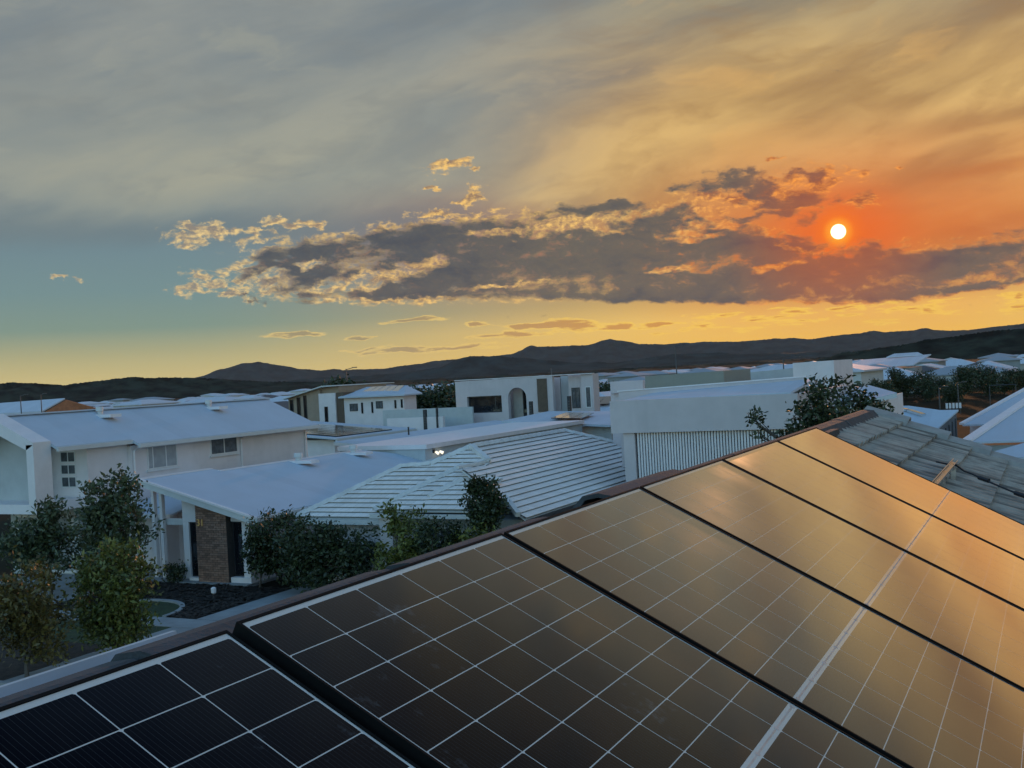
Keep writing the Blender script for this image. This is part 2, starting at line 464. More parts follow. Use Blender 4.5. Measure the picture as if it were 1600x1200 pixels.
def roof_metal(name, col, axis, pitch=0.20, rough=0.62):
    """Pressed steel roofing: low ribs every 0.2 m running down the fall."""
    m = bpy.data.materials.new(name)
    m.use_nodes = True
    T = Tree(m.node_tree)
    geo = T.new('ShaderNodeNewGeometry')
    pos = S(T, geo.outputs['Position'])
    sp = T.new('ShaderNodeSeparateXYZ')
    T.put(sp.inputs[0], pos)
    x = S(T, sp.outputs[axis])
    fr = T.math('FRACT', x * (1.0 / pitch))
    rib = T.smooth((fr - 0.5).abs(), 0.10, 0.02)
    sheet = T.math('FLOOR', x * (1.0 / 0.8))
    n = T.noise(pos, 0.9, 4, 0.6)
    sn = T.noise(T.vec(sheet, 0.5, 0.5), 3.7, 0, 0.5)
    v = n * 0.5 + sn * 0.5
    cc = T.mix(T.smooth(v, 0.3, 0.7), tuple(c * 0.93 for c in col) + (1,), tuple(min(1, c * 1.04) for c in col) + (1,))
    b = T.new('ShaderNodeBsdfPrincipled')
    T.put(b.inputs['Base Color'], cc)
    T.put(b.inputs['Roughness'], T.smooth(n, 0.3, 0.7, rough - 0.05, rough + 0.08))
    b.inputs['Specular IOR Level'].default_value = 0.18
    bn = T.new('ShaderNodeBump')
    bn.inputs['Strength'].default_value = 0.25
    bn.inputs['Distance'].default_value = 0.02
    T.put(bn.inputs['Height'], rib)
    m.node_tree.links.new(bn.outputs[0], b.inputs['Normal'])
    o = T.new('ShaderNodeOutputMaterial')
    m.node_tree.links.new(b.outputs[0], o.inputs[0])
    MATS[name] = m
    return m


ROOF_V = roof_metal('white_steel_roof_ribs_across', (0.52, 0.59, 0.66), 1)    # ribs run along X (fall towards +-X)
ROOF_U = roof_metal('white_steel_roof_ribs_up', (0.52, 0.59, 0.66), 0)        # ribs run along Y


# ------------------------------------------------------------------ mesh helpers
class MB:
    def __init__(self): self.v, self.f = [], []

    def face(self, pts):
        i = len(self.v)
        self.v += [tuple(p) for p in pts]
        self.f.append(tuple(range(i, i + len(pts))))
        return self

    def box(self, x0, x1, y0, y1, z0, z1):
        i = len(self.v)
        self.v += [(x0, y0, z0), (x1, y0, z0), (x1, y1, z0), (x0, y1, z0), (x0, y0, z1), (x1, y0, z1), (x1, y1, z1), (x0, y1, z1)]
        self.f += [tuple(i + k for k in q) for q in ((0, 3, 2, 1), (4, 5, 6, 7), (0, 1, 5, 4), (1, 2, 6, 5), (2, 3, 7, 6), (3, 0, 4, 7))]
        return self

    def prism(self, poly, off):
        """closed solid: polygon swept by the vector off"""
        n = len(poly)
        i = len(self.v)
        o = Vector(off)
        a = [Vector(p) for p in poly]
        nrm = Vector((0, 0, 0))
        for k in range(n):
            nrm += a[k].cross(a[(k + 1) % n])
        if nrm.dot(o) > 0: a = a[::-1]          # first cap faces away from off
        self.v += [tuple(p) for p in a] + [tuple(p + o) for p in a]
        self.f.append(tuple(range(i, i + n)))
        self.f.append(tuple(range(i + 2 * n - 1, i + n - 1, -1)))
        for k in range(n):
            k2 = (k + 1) % n
            self.f.append((i + k2, i + k, i + n + k, i + n + k2))
        return self

    def bar(self, p, q, w, h, up=(0, 0, 1)):
        """rectangular bar from p to q"""
        p, q = Vector(p), Vector(q)
        d = (q - p).normalized()
        u = Vector(up)
        s = d.cross(u)
        if s.length < 1e-4: s = d.cross(Vector((1, 0, 0)))
        s.normalize()
        t = s.cross(d).normalized()
        quad = [p + s * w / 2 + t * h / 2, p - s * w / 2 + t * h / 2, p - s * w / 2 - t * h / 2, p + s * w / 2 - t * h / 2]
        return self.prism(quad, q - p)

    def tube(self, pts, rads, seg=8, cap=True):
        rings = []
        P = [Vector(p) for p in pts]
        for k, p in enumerate(P):
            d = (P[min(k + 1, len(P) - 1)] - P[max(k - 1, 0)]).normalized()
            a = d.cross(Vector((0.3, 0.2, 1)) if abs(d.z) < 0.95 else Vector((1, 0, 0))).normalized()
            b = d.cross(a)
            r = rads[k] if isinstance(rads, (list, tuple)) else rads
            i = len(self.v)
            for s in range(seg):
                t = 2 * math.pi * s / seg
                self.v.append(tuple(p + a * math.cos(t) * r + b * math.sin(t) * r))
            rings.append(i)
        for a, b in zip(rings, rings[1:]):
            for s in range(seg):
                s2 = (s + 1) % seg
                self.f.append((a + s, a + s2, b + s2, b + s))
        if cap:
            self.f.append(tuple(rings[0] + s for s in range(seg))[::-1])
            self.f.append(tuple(rings[-1] + s for s in range(seg)))
        return self

    def mesh(self, name, m, off=None, smooth=False, bevel=0.0):
        me = bpy.data.meshes.new(name)
        o = Vector(off) if off else Vector((0, 0, 0))
        me.from_pydata([(x - o.x, y - o.y, z - o.z) for x, y, z in self.v], [], self.f)
        me.update()
        me.materials.append(m)
        if smooth:
            for p in me.polygons: p.use_smooth = True
        return me

    def build(self, name, m, parent=None, off=None, smooth=False):
        if parent is not None and off is None: off = parent.get('_o', None)
        if parent is not None and off is None: off = origin_of(parent)
        o = bpy.data.objects.new(name, self.mesh(name, m, off, smooth))
        sc.collection.objects.link(o)
        if parent is not None: o.parent = parent
        return o


def origin_of(o):
    p = Vector(o.location)
    while o.parent is not None:
        o = o.parent
        p += Vector(o.location)
    return p


def tag(o, label, cat, group=None):
    o['label'] = label
    o['category'] = cat
    if group: o['group'] = group
    return o


def thing(name, label, cat, loc=(0, 0, 0), group=None):
    o = bpy.data.objects.new(name, None)
    o.empty_display_size = 0.3
    o.location = loc
    sc.collection.objects.link(o)
    return tag(o, label, cat, group)


def struct(o, kind='structure'):
    o['kind'] = kind
    return o


def copy_tree(src, parent=None):
    c = src.copy()
    sc.collection.objects.link(c)
    c.parent = parent
    for ch in src.children:
        copy_tree(ch, c)
    return c


# ------------------------------------------------------------------ ground, road, paths
GR = 11800.0
g = MB()
g.face([(-GR, -GR, 0), (GR, -GR, 0), (GR, GR, 0), (-GR, GR, 0)])
struct(g.build('ground', GROUND))
struct(MB().face([(-90, 9.5, 0.004), (-4, 9.5, 0.004), (-4, 18.3, 0.004), (-90, 18.3, 0.004)]).build('road', ASPH))
struct(MB().box(-90, -8, 18.3, 18.45, -0.05, 0.12).build('kerb', CONC))
struct(MB().face([(-90, 22.2, 0.06), (-8, 22.2, 0.06), (-8, 30.2, 0.06), (-90, 30.2, 0.06)]).build('lawn', LAWN))
struct(MB().face([(-90, 18.45, 0.055), (-8, 18.45, 0.055), (-8, 22.2, 0.055), (-90, 22.2, 0.055)]).build('verge', MULCH))
pv = MB()
struct(MB().box(-90, -8, 24.45, 25.45, 0.0, 0.075).build('pavement', CONC))
struct(MB().face([(-23.95, 25.46, 0.078), (-18.8, 25.46, 0.078), (-18.8, 31.3, 0.078), (-23.95, 31.3, 0.078)]).build('driveway', CONC))
struct(MB().face([(-23.95, 18.46, 0.07), (-18.8, 18.46, 0.07), (-18.8, 24.44, 0.07), (-23.95, 24.44, 0.07)]).build('driveway', CONC))
struct(MB().face([(-37.2, 25.46, 0.078), (-31.0, 25.46, 0.078), (-31.0, 32.4, 0.078), (-37.2, 32.4, 0.078)]).build('driveway', CONC))
struct(MB().face([(-36.2, 18.46, 0.07), (-31.3, 18.46, 0.07), (-31.3, 24.44, 0.07), (-36.2, 24.44, 0.07)]).build('driveway', CONC))
# mulch bed with a lawn bite edged in concrete
rnd = random.Random(5)
cx, cy, cr = -27.3, 25.47, 1.95
mb = MB()
arc = [(cx + cr * math.cos(t), cy + cr * math.sin(t)) for t in [math.pi * k / 18 for k in range(19)]]
poly = [(-24.0, 25.5), (-24.0, 30.25), (-30.9, 30.25), (-30.9, 25.5)] + [(x, y) for x, y in arc[::-1]]
mb.face([(x, y, 0.066) for x, y in poly])
bed = struct(mb.build('mulch_bed', MULCH))
chips = MB()
for _ in range(2600):
    x, y = rnd.uniform(-30.8, -24.05), rnd.uniform(25.55, 30.2)
    if (x - cx) ** 2 + (y - cy) ** 2 < (cr + 0.1) ** 2: continue
    a, l, w_ = rnd.uniform(0, 6.28), rnd.uniform(.05, .16), rnd.uniform(.02, .06)
    c, s = math.cos(a), math.sin(a)
    z0, z1 = 0.07 + rnd.uniform(0, .03), 0.07 + rnd.uniform(.01, .07)
    chips.face([(x - c * l - s * w_, y - s * l + c * w_, z0), (x + c * l - s * w_, y + s * l + c * w_, z1),
                (x + c * l + s * w_, y + s * l - c * w_, z1), (x - c * l + s * w_, y - s * l - c * w_, z0)])
ch = chips.build('mulch_chips', MULCH)
struct(ch, 'stuff')
ed = MB()
for (x0, y0), (x1, y1) in zip(arc, arc[1:]):
    k = (cr + 0.16) / cr
    X0, Y0, X1, Y1 = cx + (x0 - cx) * k, cy + (y0 - cy) * k, cx + (x1 - cx) * k, cy + (y1 - cy) * k
    ed.prism([(x0, y0, 0.03), (x1, y1, 0.03), (X1, Y1, 0.03), (X0, Y0, 0.03)], (0, 0, 0.09))
tag(ed.build('garden_edging', CONC), 'curved concrete edging between the small lawn and the dark mulch bed', 'edging')
gl_ = thing('garden_light', 'small white mushroom garden light standing in the dark mulch bed', 'garden light', (-25.6, 28.1, 0.06))
MB().tube([(-25.6, 28.1, 0.06), (-25.6, 28.1, 0.28)], 0.045, 8).build('stem', DARKMETAL, gl_)
MB().tube([(-25.6, 28.1, 0.26), (-25.6, 28.1, 0.30), (-25.6, 28.1, 0.44), (-25.6, 28.1, 0.48)], [0.05, 0.085, 0.09, 0.05], 12).build('cap', WHITE2, gl_)

# ------------------------------------------------------------------ hills
FAR = [(-58, 0.5), (-50, 0.42), (-42.81, 0.75), (-41.86, 0.96), (-41.38, 1.13), (-40.42, 1.37), (-39.49, 1.46), (-38.04, 1.09), (-36.43, 0.84), (-34.46, 0.8), (-33.14, 0.76), (-31.47, 0.88), (-30.12, 1.04), (-27.76, 1.11), (-26.41, 1.18), (-25.8, 1.38), (-25.39, 1.52), (-23.71, 1.43), (-22.37, 1.42), (-21.69, 1.59), (-21.19, 1.66), (-20.53, 1.55), (-19.71, 1.31), (-18.39, 1.26), (-16.42, 1.25), (-14.8, 1.15), (-13.2, 1.19), (-11.93, 1.18), (-10.99, 1.05), (-10.06, 1.16), (-8.82, 1.21), (-7.01, 1.19), (-5.53, 1.19), (-4.08, 1.03), (-2.37, 1.13), (-1.26, 1.21), (4, 1.3), (12, 0.8)]
MID = [(-48, 0.05), (-42, 0.12), (-39.05, 0.28), (-37.1, 0.48), (-34.48, 0.43), (-31.82, 0.53), (-30.14, 0.7), (-28.6, 1.19), (-27.09, 1.08), (-25.42, 0.89), (-23.09, 0.52), (-21.09, 0.41), (-18.09, 0.71), (-16.45, 0.66), (-13.87, 0.47), (-10.09, 0.42), (-7.05, 0.33), (-4.12, 0.32), (-1.3, 0.21), (8, 0.2)]
NEARL = [(-66, 0.7), (-58, 0.9), (-53.23, 0.98), (-51.6, 0.95), (-51.04, 1.02), (-49.93, 0.9), (-48.79, 0.74), (-47.33, 0.89), (-46.44, 0.94), (-44.34, 0.89), (-42.49, 0.79), (-41.41, 0.67), (-39.04, 0.40), (-35.81, 0.22), (-31.85, 0.16), (-27.82, 0.15), (-23.12, 0.16), (-16.48, 0.16), (-10.11, 0.16), (-4, 0.12), (6, 0.1)]
NEARR = [(-13.5, 0.02), (-10.42, 0.18), (-8.56, 0.36), (-7.04, 0.49), (-5.85, 0.61), (-4.67, 0.76), (-3.81, 0.82), (-2.95, 0.92), (-2.1, 0.96), (-1.27, 0.96), (0.36, 1.0), (6, 1.1), (12, 0.7)]


def hill(name, prof, r, depth, m, step=0.06, rough=0.02, tree=0.02, seed=0):
    """a range whose crest runs at distance r; slopes fall to the plain over `depth` metres on both sides"""
    def crest(a):
        for (a0, e0), (a1, e1) in zip(prof, prof[1:]):
            if a0 <= a <= a1:
                t = (a - a0) / (a1 - a0)
                return e0 + (e1 - e0) * t
        return 0.0
    a0, a1 = prof[0][0], prof[-1][0]
    n = int((a1 - a0) / step) + 1
    rows = [-1.0, -0.72, -0.48, -0.28, -0.13, -0.04, 0.0, 0.3, 1.0]
    shape = [0.0, 0.16, 0.38, 0.62, 0.83, 0.965, 1.0, 0.6, 0.0]
    V, Fc = [], []
    for i in range(n):
        a = a0 + i * step
        e = crest(a)
        e += rough * (mnoise.fractal(Vector((a * 0.9, seed, 0)), 1.0, 2.0, 4)) * (0.4 + e)
        bump = tree * (mnoise.noise(Vector((a * 9.0, seed + 3, 0))) + 0.8 * mnoise.noise(Vector((a * 21.0, seed + 5, 0))))
        for q, s in zip(rows, shape):
            rr = r + q * depth + 0.12 * depth * mnoise.noise(Vector((a * 0.5, q * 3, seed)))
            zt = math.tan(rad(max(0.0, e))) * r + 7.0 * min(1.0, e * 4)
            k = 1.0 + 0.22 * mnoise.noise(Vector((a * 0.8, q * 4.0, seed + 9))) * (1 if 0 < s < 1 else 0)
            z = zt * s * k + (math.tan(rad(1)) * r * bump if s > 0.9 else 0) - (4.0 if s == 0 else 0)
            V.append((math.sin(rad(a)) * rr, math.cos(rad(a)) * rr, z))
    w_ = len(rows)
    for i in range(n - 1):
        for j in range(w_ - 1):
            Fc.append((i * w_ + j, i * w_ + j + 1, (i + 1) * w_ + j + 1, (i + 1) * w_ + j))
    me = bpy.data.meshes.new(name)
    me.from_pydata(V, [], Fc)
    me.materials.append(m)
    o = bpy.data.objects.new(name, me)
    sc.collection.objects.link(o)
    return struct(o)


hill('hills', FAR, 9000, 800, FOREST, rough=0.03, tree=0.016, seed=1)
hill('hills', MID, 5200, 420, FOREST, rough=0.03, tree=0.02, seed=2)
hill('hills', NEARL, 2300, 160, FOREST_NEAR, rough=0.03, tree=0.035, seed=3)
hill('hills', NEARR, 1250, 90, FOREST_NEAR, rough=0.03, tree=0.05, seed=4)

# ------------------------------------------------------------------ solar glass, cells
def panel_materials():
    # the laminate face: dark cell with hair-fine conductor lines under slightly textured glass
    m = bpy.data.materials.new('solar_cell_under_glass')
    m.use_nodes = True
    T = Tree(m.node_tree)
    tc = T.new('ShaderNodeTexCoord')
    sp = T.new('ShaderNodeSeparateXYZ')
    m.node_tree.links.new(tc.outputs['Object'], sp.inputs[0])
    x, y = S(T, sp.outputs[0]), S(T, sp.outputs[1])
    fr = T.math('FRACT', y * (1.0 / 0.0113) + 0.5)
    line = T.smooth((fr - 0.5).abs(), 0.045, 0.02)
    geo = T.new('ShaderNodeNewGeometry')
    pos = S(T, geo.outputs['Position'])
    oi = T.new('ShaderNodeObjectInfo')
    rnd_ = S(T, oi.outputs['Random'])
    n = T.noise(pos, 9.0, 5, 0.65)
    n2 = T.noise(pos, 1.6, 4, 0.6)
    base = T.mix(rnd_ * 0.6, (0.0018, 0.0024, 0.0055, 1), (0.0030, 0.0036, 0.0075, 1))
    base = T.mix(line * 0.11, base, (0.30, 0.31, 0.33, 1))
    dust = T.smooth(n * 0.55 + n2 * 0.45, 0.42, 0.72)
    base = T.mix(dust * 0.018, base, (0.32, 0.28, 0.22, 1))
    n3 = T.noise(pos, 2.6, 6, 0.72)
    n4 = T.noise(pos, 23.0, 4, 0.7)
    mark = T.smooth(n3 * 0.6 + n4 * 0.4, 0.585, 0.66)
    base = T.mix(mark * 0.085, base, (0.40, 0.42, 0.45, 1))
    bn = T.new('ShaderNodeBump')
    bn.inputs['Strength'].default_value = 0.03
    bn.inputs['Distance'].default_value = 0.004
    T.put(bn.inputs['Height'], T.noise(pos, 3.0, 2, 0.5))
    MATS['cell'] = m
    glass_face(m, T, base, n2, bn)
    # the white backsheet behind the same glass
    m2 = bpy.data.materials.new('white_backsheet_under_glass')
    m2.use_nodes = True
    T2 = Tree(m2.node_tree)
    g2_ = T2.new('ShaderNodeNewGeometry')
    nn = T2.noise(S(T2, g2_.outputs['Position']), 4.0, 4, 0.6)
    glass_face(m2, T2, T2.mix(nn, (0.66, 0.62, 0.57, 1), (0.74, 0.70, 0.645, 1)), nn, None)
    MATS['back'] = m2


def glass_face(m, T, base, n, bump):
    """anti-reflective textured solar glass: almost no mirror face-on, strong and even when seen along the sheet"""
    d = T.new('ShaderNodeBsdfDiffuse')
    T.put(d.inputs[0], base)
    g = T.new('ShaderNodeBsdfGlossy')
    g.inputs[0].default_value = (0.96, 0.97, 1.0, 1)      # cool residual tint of the anti-reflective coat
    T.put(g.inputs['Roughness'], T.smooth(n, 0.3, 0.7, GLASS_ROUGH - 0.02, GLASS_ROUGH + 0.03))
    lw = T.new('ShaderNodeLayerWeight')
    lw.inputs[0].default_value = 0.5
    if bump:
        m.node_tree.links.new(bump.outputs[0], g.inputs['Normal'])
    r = T.curve(S(T, lw.outputs['Facing']), [(0.0, 0.002), (0.30, 0.002), (0.42, 0.007), (0.54, 0.06), (0.62, 0.20), (0.70, 0.42), (0.78, 0.70), (0.87, 0.94), (1.0, 0.99)])
    mx = T.new('ShaderNodeMixShader')
    T.put(mx.inputs[0], r)
    m.node_tree.links.new(d.outputs[0], mx.inputs[1])
    m.node_tree.links.new(g.outputs[0], mx.inputs[2])
    # thin dust film: the shallower the view, the more of it in the line of sight
    df = T.new('ShaderNodeBsdfDiffuse')
    df.inputs[0].default_value = (0.50, 0.48, 0.45, 1)
    mx2 = T.new('ShaderNodeMixShader')
    T.put(mx2.inputs[0], T.curve(S(T, lw.outputs['Facing']), [(0.0, 0.0), (0.45, 0.003), (0.68, 0.025), (0.8, 0.045), (0.9, 0.06), (1.0, 0.1)]))
    m.node_tree.links.new(mx.outputs[0], mx2.inputs[1])
    m.node_tree.links.new(df.outputs[0], mx2.inputs[2])
    o = T.new('ShaderNodeOutputMaterial')
    m.node_tree.links.new(mx2.outputs[0], o.inputs[0])



GLASS_ROUGH = 0.085
panel_materials()
BACK = MATS['back']
BLACKAL = mat('black_anodised_frame', (0.010, 0.010, 0.010), 0.75, 0.2, 8.0, metal=0.0, spec=0.08)
ALU = mat('mill_aluminium', (0.55, 0.55, 0.54), 0.35, 0.1, 12.0, metal=0.9)
RIBBON = mat('tinned_ribbon', (0.46, 0.47, 0.48), 0.35, 0.15, 20.0, metal=0.3)

TILT = rad(27.36)
PO = Vector((-1.4237, 1.6515, 6.5437))              # first cell corner of the second panel
PB = Vector((math.cos(TILT), 0, -math.sin(TILT)))   # down the panel
PN = Vector((math.sin(TILT), 0, math.cos(TILT)))    # out of the glass
PA = Vector((0, 1, 0))
PROT = Matrix((PB, PA, PN)).transposed().to_4x4()   # local x = down, y = along the row, z = out
CW, CH = 0.184, 0.11024
PERIOD = 6 * CW + 0.04637
BANDW = 0.022                                       # strip across the middle of each panel
PLEN = 16 * CH + BANDW
TOPM, SIDEM, FR = 0.014, 0.006, 0.006


def cell_y(r): return r * CH + (BANDW if r >= 8 else 0.0)


def rect_mesh(name, x0, x1, y0, y1, z, m, th=0.0):
    b = MB()
    if th: b.box(x0, x1, y0, y1, z - th, z)
    else: b.face([(x0, y0, z), (x1, y0, z), (x1, y1, z), (x0, y1, z)])
    return b.mesh(name, m)


g2 = 0.0013
cc = 0.004     # cropped cell corners
h_, w_2 = CH / 2 - g2, CW / 2 - g2
cb = MB()
cb.face([(-h_, -w_2 + cc, 0), (-h_ + cc, -w_2, 0), (h_, -w_2, 0), (h_, w_2, 0), (-h_ + cc, w_2, 0), (-h_, w_2 - cc, 0)])
cell_me = cb.mesh('cell', MATS['cell'])
back_me = MB().box(-TOPM, PLEN + TOPM, -SIDEM, 6 * CW + SIDEM, -0.006, -0.0012).mesh('backsheet', BACK)
fb = MB()
x0, x1, y0, y1 = -TOPM, PLEN + TOPM, -SIDEM, 6 * CW + SIDEM
top, bot = 0.0016, -0.035
fb.box(x0 - FR, x0 + 0.001, y0 - FR, y1 + FR, bot, top)
fb.box(x1 - 0.001, x1 + FR, y0 - FR, y1 + FR, bot, top)
fb.box(x0 + 0.001, x1 - 0.001, y0 - FR, y0 + 0.0005, bot, top)
fb.box(x0 + 0.001, x1 - 0.001, y1 - 0.0005, y1 + FR, bot, top)
frame_me = fb.mesh('frame', BLACKAL)
rb = MB()
mid = 8 * CH + BANDW / 2
rb.box(mid - 0.0022, mid + 0.0022, 0.006, 6 * CW - 0.006, -0.00118, -0.00095)
ribbon_me = rb.mesh('busbar', RIBBON)
jb = MB().box(-0.006, 0.006, -0.006, 0.006, -0.00115, -0.0007)
junction_me = jb.mesh('ribbon_joint', RIBBON)

PANEL_WORDS = {
    1: 'dark blue-black solar panel at the bottom left corner of the roof array',
    2: 'charcoal solar panel, second from the left end of the array',
    3: 'brownish grey solar panel, third from the left end of the array',
    4: 'tan reflecting solar panel between the grey one and the two golden ones',
    5: 'golden reflecting solar panel, second from the far end of the array',
    6: 'bright orange-gold solar panel at the far end beside the ribbed tiles'}
for p in range(0, 7):
    if p == 0: continue
    lift = -0.012 if p == 1 else 0.0
    t = thing('solar_module', PANEL_WORDS[p], 'solar panel', group='solar panels on the roof')
    o = PO + PA * ((p - 2) * PERIOD) + PN * lift
    t.matrix_world = Matrix.Translation(o) @ PROT

    def put(name, me, loc=(0, 0, 0), parent=None):
        ob = bpy.data.objects.new(name, me)
        sc.collection.objects.link(ob)
        ob.parent = parent or t
        ob.location = loc
        return ob
    bk = put('backsheet', back_me)
    put('frame', frame_me)
    put('busbar', ribbon_me, parent=bk)
    for c in range(7):
        put('ribbon_joint', junction_me, (mid, min(max(c * CW, 0.012), 6 * CW - 0.012), 0), bk)
    for r in range(16):
        for c in range(6):
            put('cell', cell_me, (cell_y(r) + CH / 2, c * CW + CW / 2, -0.00105))

# mounting rails, clamps, cable
for k, (tt, s0, s1) in enumerate(((0.40, -1.6, 5.75), (0.785, -1.6, 7.62), (1.42, -1.6, 5.75))):
    lab = ('upper aluminium mounting rail hidden under the panels', 'aluminium rail end sticking out past the last golden panel',
           'lower aluminium mounting rail hidden under the panels')[k]
    r = thing('mounting_rail', lab, 'rail', PO + PB * tt, 'rails under the panels')
    a = PO + PB * tt - PN * 0.060 + PA * s0
    b = PO + PB * tt - PN * 0.060 + PA * s1
    MB().bar(a, b, 0.040, 0.006, PN).build('channel_floor', ALU, r)
    for sgn in (-1, 1):
        MB().bar(a + PB * sgn * 0.017 + PN * 0.016, b + PB * sgn * 0.017 + PN * 0.016, 0.005, 0.028, PN).build('channel_side', ALU, r)
    if k == 1:
        for s in (6.35, 7.25):
            q = PO + PB * tt + PA * s
            MB().bar(q - PN * 0.065 + PB * 0.03, q - PN * 0.22 + PB * 0.09, 0.035, 0.006, PA).build('roof_hook', ALU, r)
            MB().tube([q - PN * 0.075 + PB * 0.022, q - PN * 0.045 + PB * 0.022], 0.009, 6).build('bolt', ALU, r)
cab = [(-0.86, 9.02, 6.16), (-0.80, 9.16, 6.13), (-0.725, 9.1, 6.125), (-0.66, 8.98, 6.09), (-0.598, 8.88, 6.078), (-0.516, 8.80, 6.045), (-0.417, 8.70, 6.01),
       (-0.34, 8.62, 5.985), (-0.267, 8.55, 5.96), (-0.17, 8.56, 5.92), (-0.02, 8.57, 5.87), (0.15, 8.6, 5.80)]
cb_ = thing('solar_cable', 'thin black cable trailing over the ribbed tiles from the rail end', 'cable', cab[0])
MB().tube(cab, 0.008, 6).build('sheath', DARKMETAL, cb_, smooth=True)
for q in (cab[5], cab[8]):
    q = Vector(q)
    MB().tube([q + Vector((-0.035, 0.03, 0.012)), q + Vector((0.035, -0.03, -0.006))], 0.017, 8).build('connector', DARKMETAL, cb_)

# ------------------------------------------------------------------ the roof underneath
own = thing('tiled_house', 'house under the solar panels with ribbed grey concrete roof tiles', 'house', (0.5, 5, 0))
RP = rad(23)
RD = Vector((math.cos(RP), 0, -math.sin(RP)))
RN = Vector((math.sin(RP), 0, math.cos(RP)))
RIDGE = Vector((-1.72, 0, 6.395))
V0, V1 = -3.0, 11.45
GAUGE = 0.338
rt = random.Random(3)


def ribbed_course(k, d, n, slope_sign):
    """one course of double-roll tiles; each tile dips less than the roof so its lip stands proud"""
    mbx = MB()
    s0, s1 = k * GAUGE - 0.02, (k + 1) * GAUGE
    lift0, lift1 = 0.002, 0.040
    pitch = 0.165
    seg = 6
    nv = int((V1 - V0) / pitch) * seg
    rows = []
    for (s, lf) in ((s0, lift0), (s1, lift1), (s1, lift1 - 0.030)):
        row = []
        for i in range(nv + 1):
            vv = V0 + (V1 - V0) * i / nv
            ph = (i % seg) / seg
            prof = (0.036, 0.050, 0.050, 0.036, -0.008, -0.008)[i % seg]
            tile = int((vv - V0) / 0.33)
            jit = 0.004 * mnoise.noise(Vector((tile * 3.1, k * 7.7, 0.3)))
            js = 0.006 * mnoise.noise(Vector((tile * 5.3, k * 3.1, 4.3)))
            p = RIDGE + d * (s + js) + n * (lf + prof + jit) + Vector((0, vv, 0))
            row.append(tuple(p))
        rows.append(row)
    i0 = len(mbx.v)
    for row in rows: mbx.v += row
    W = nv + 1
    for r in range(2):
        for i in range(nv):
            q = (i0 + r * W + i, i0 + (r + 1) * W + i, i0 + (r + 1) * W + i + 1, i0 + r * W + i + 1)
            mbx.f.append(q if slope_sign > 0 else q[::-1])
    return mbx


for k in range(14):
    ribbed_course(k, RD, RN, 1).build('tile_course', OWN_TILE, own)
LD = Vector((-math.cos(RP), 0, -math.sin(RP)))
LN = Vector((-math.sin(RP), 0, math.cos(RP)))
for k in range(5):
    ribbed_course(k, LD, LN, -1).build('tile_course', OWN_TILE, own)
# ridge: long angular cap tiles, some lifted, with open ends
spans = [(-2.6, -1.2, 0.0), (-1.15, 0.25, 0.004), (0.30, 1.64, -0.005), (1.66, 2.59, 0.006), (2.70, 3.67, 0.004), (4.19, 5.19, 0.020), (5.24, 6.3, -0.006),
         (6.32, 7.4, -0.004), (7.42, 8.5, -0.006), (8.52, 9.7, -0.004), (9.72, 11.42, 0.0)]
for a, b, dz in spans:
    cap = MB()
    top_ = RIDGE.z + (0.074 if a < 4 else 0.082) + dz
    prof = [(-0.13, top_ - 0.075), (-0.07, top_ - 0.012), (0.0, top_), (0.07, top_ - 0.012), (0.13, top_ - 0.075)]
    inner = [(x * 0.86, z - 0.018) for x, z in prof]
    ring = prof + inner[::-1]
    cap.prism([(RIDGE.x + x, a, z) for x, z in ring], (0, b - a, 0))
    cap.build('ridge_cap', OWN_RIDGE, own)
# low continuous bedding strip behind the panels
MB().box(RIDGE.x + 0.10, RIDGE.x + 0.16, V0, 8.9, 6.33, 6.445).build('ridge_flashing', OWN_RIDGE, own)
# verge caps down the far gable
for k in range(13):
    s0, s1 = k * 0.40 - 0.05, k * 0.40 + 0.38
    vb = MB()
    lo_, hi_ = 0.055, 0.095
    a = RIDGE + RD * s0 + RN * lo_ + Vector((0, V1 - 0.12, 0))
    b = RIDGE + RD * s1 + RN * hi_ + Vector((0, V1 - 0.12, 0))
    cross = [Vector((0, 0, 0)) - RN * 0.06, Vector((0, 0.04, 0)) + RN * 0.02, Vector((0, 0.16, 0)) + RN * 0.05, Vector((0, 0.30, 0)) + RN * 0.02,
             Vector((0, 0.34, 0)) - RN * 0.12]
    i0 = len(vb.v)
    vb.v += [tuple(a + c) for c in cross] + [tuple(b + c) for c in cross] + [tuple(b + c - RN * 0.02) for c in cross]
    for j in range(4):
        vb.f.append((i0 + j, i0 + j + 5, i0 + j + 6, i0 + j + 1))
        vb.f.append((i0 + j + 5, i0 + j + 10, i0 + j + 11, i0 + j + 6))
    vb.build('verge_cap', OWN_CAP, own)
# pale metal gutter seen past the ridge at lower left
gt = MB()
ring = [(-2.14, 6.298), (-2.14, 6.312), (-2.17, 6.314), (-2.235, 6.314), (-2.24, 6.338), (-2.255, 6.338), (-2.255, 6.20), (-2.14, 6.20)]
gt.prism([(x, -2.5, z) for x, z in ring], (0, 4.80, 0))
gt.build('box_gutter', GUTTER, own)
wb = MB().box(-3.0, 2.55, V0 + 0.3, V1 - 0.1, 0, 4.72)
wb.build('wall', WHITE, own)
gb = MB()
gb.prism([(-3.0, V1 - 0.1, 4.72), (2.55, V1 - 0.1, 4.72), (-1.72, V1 - 0.1, 6.33), (-3.0, V1 - 0.1, 5.86)], (0, -0.15, 0))
gb.build('gable_wall', WHITE, own)
MB().box(2.55, 3.05, V0, V1, 4.45, 4.60).build('gutter', GUTTER, own)

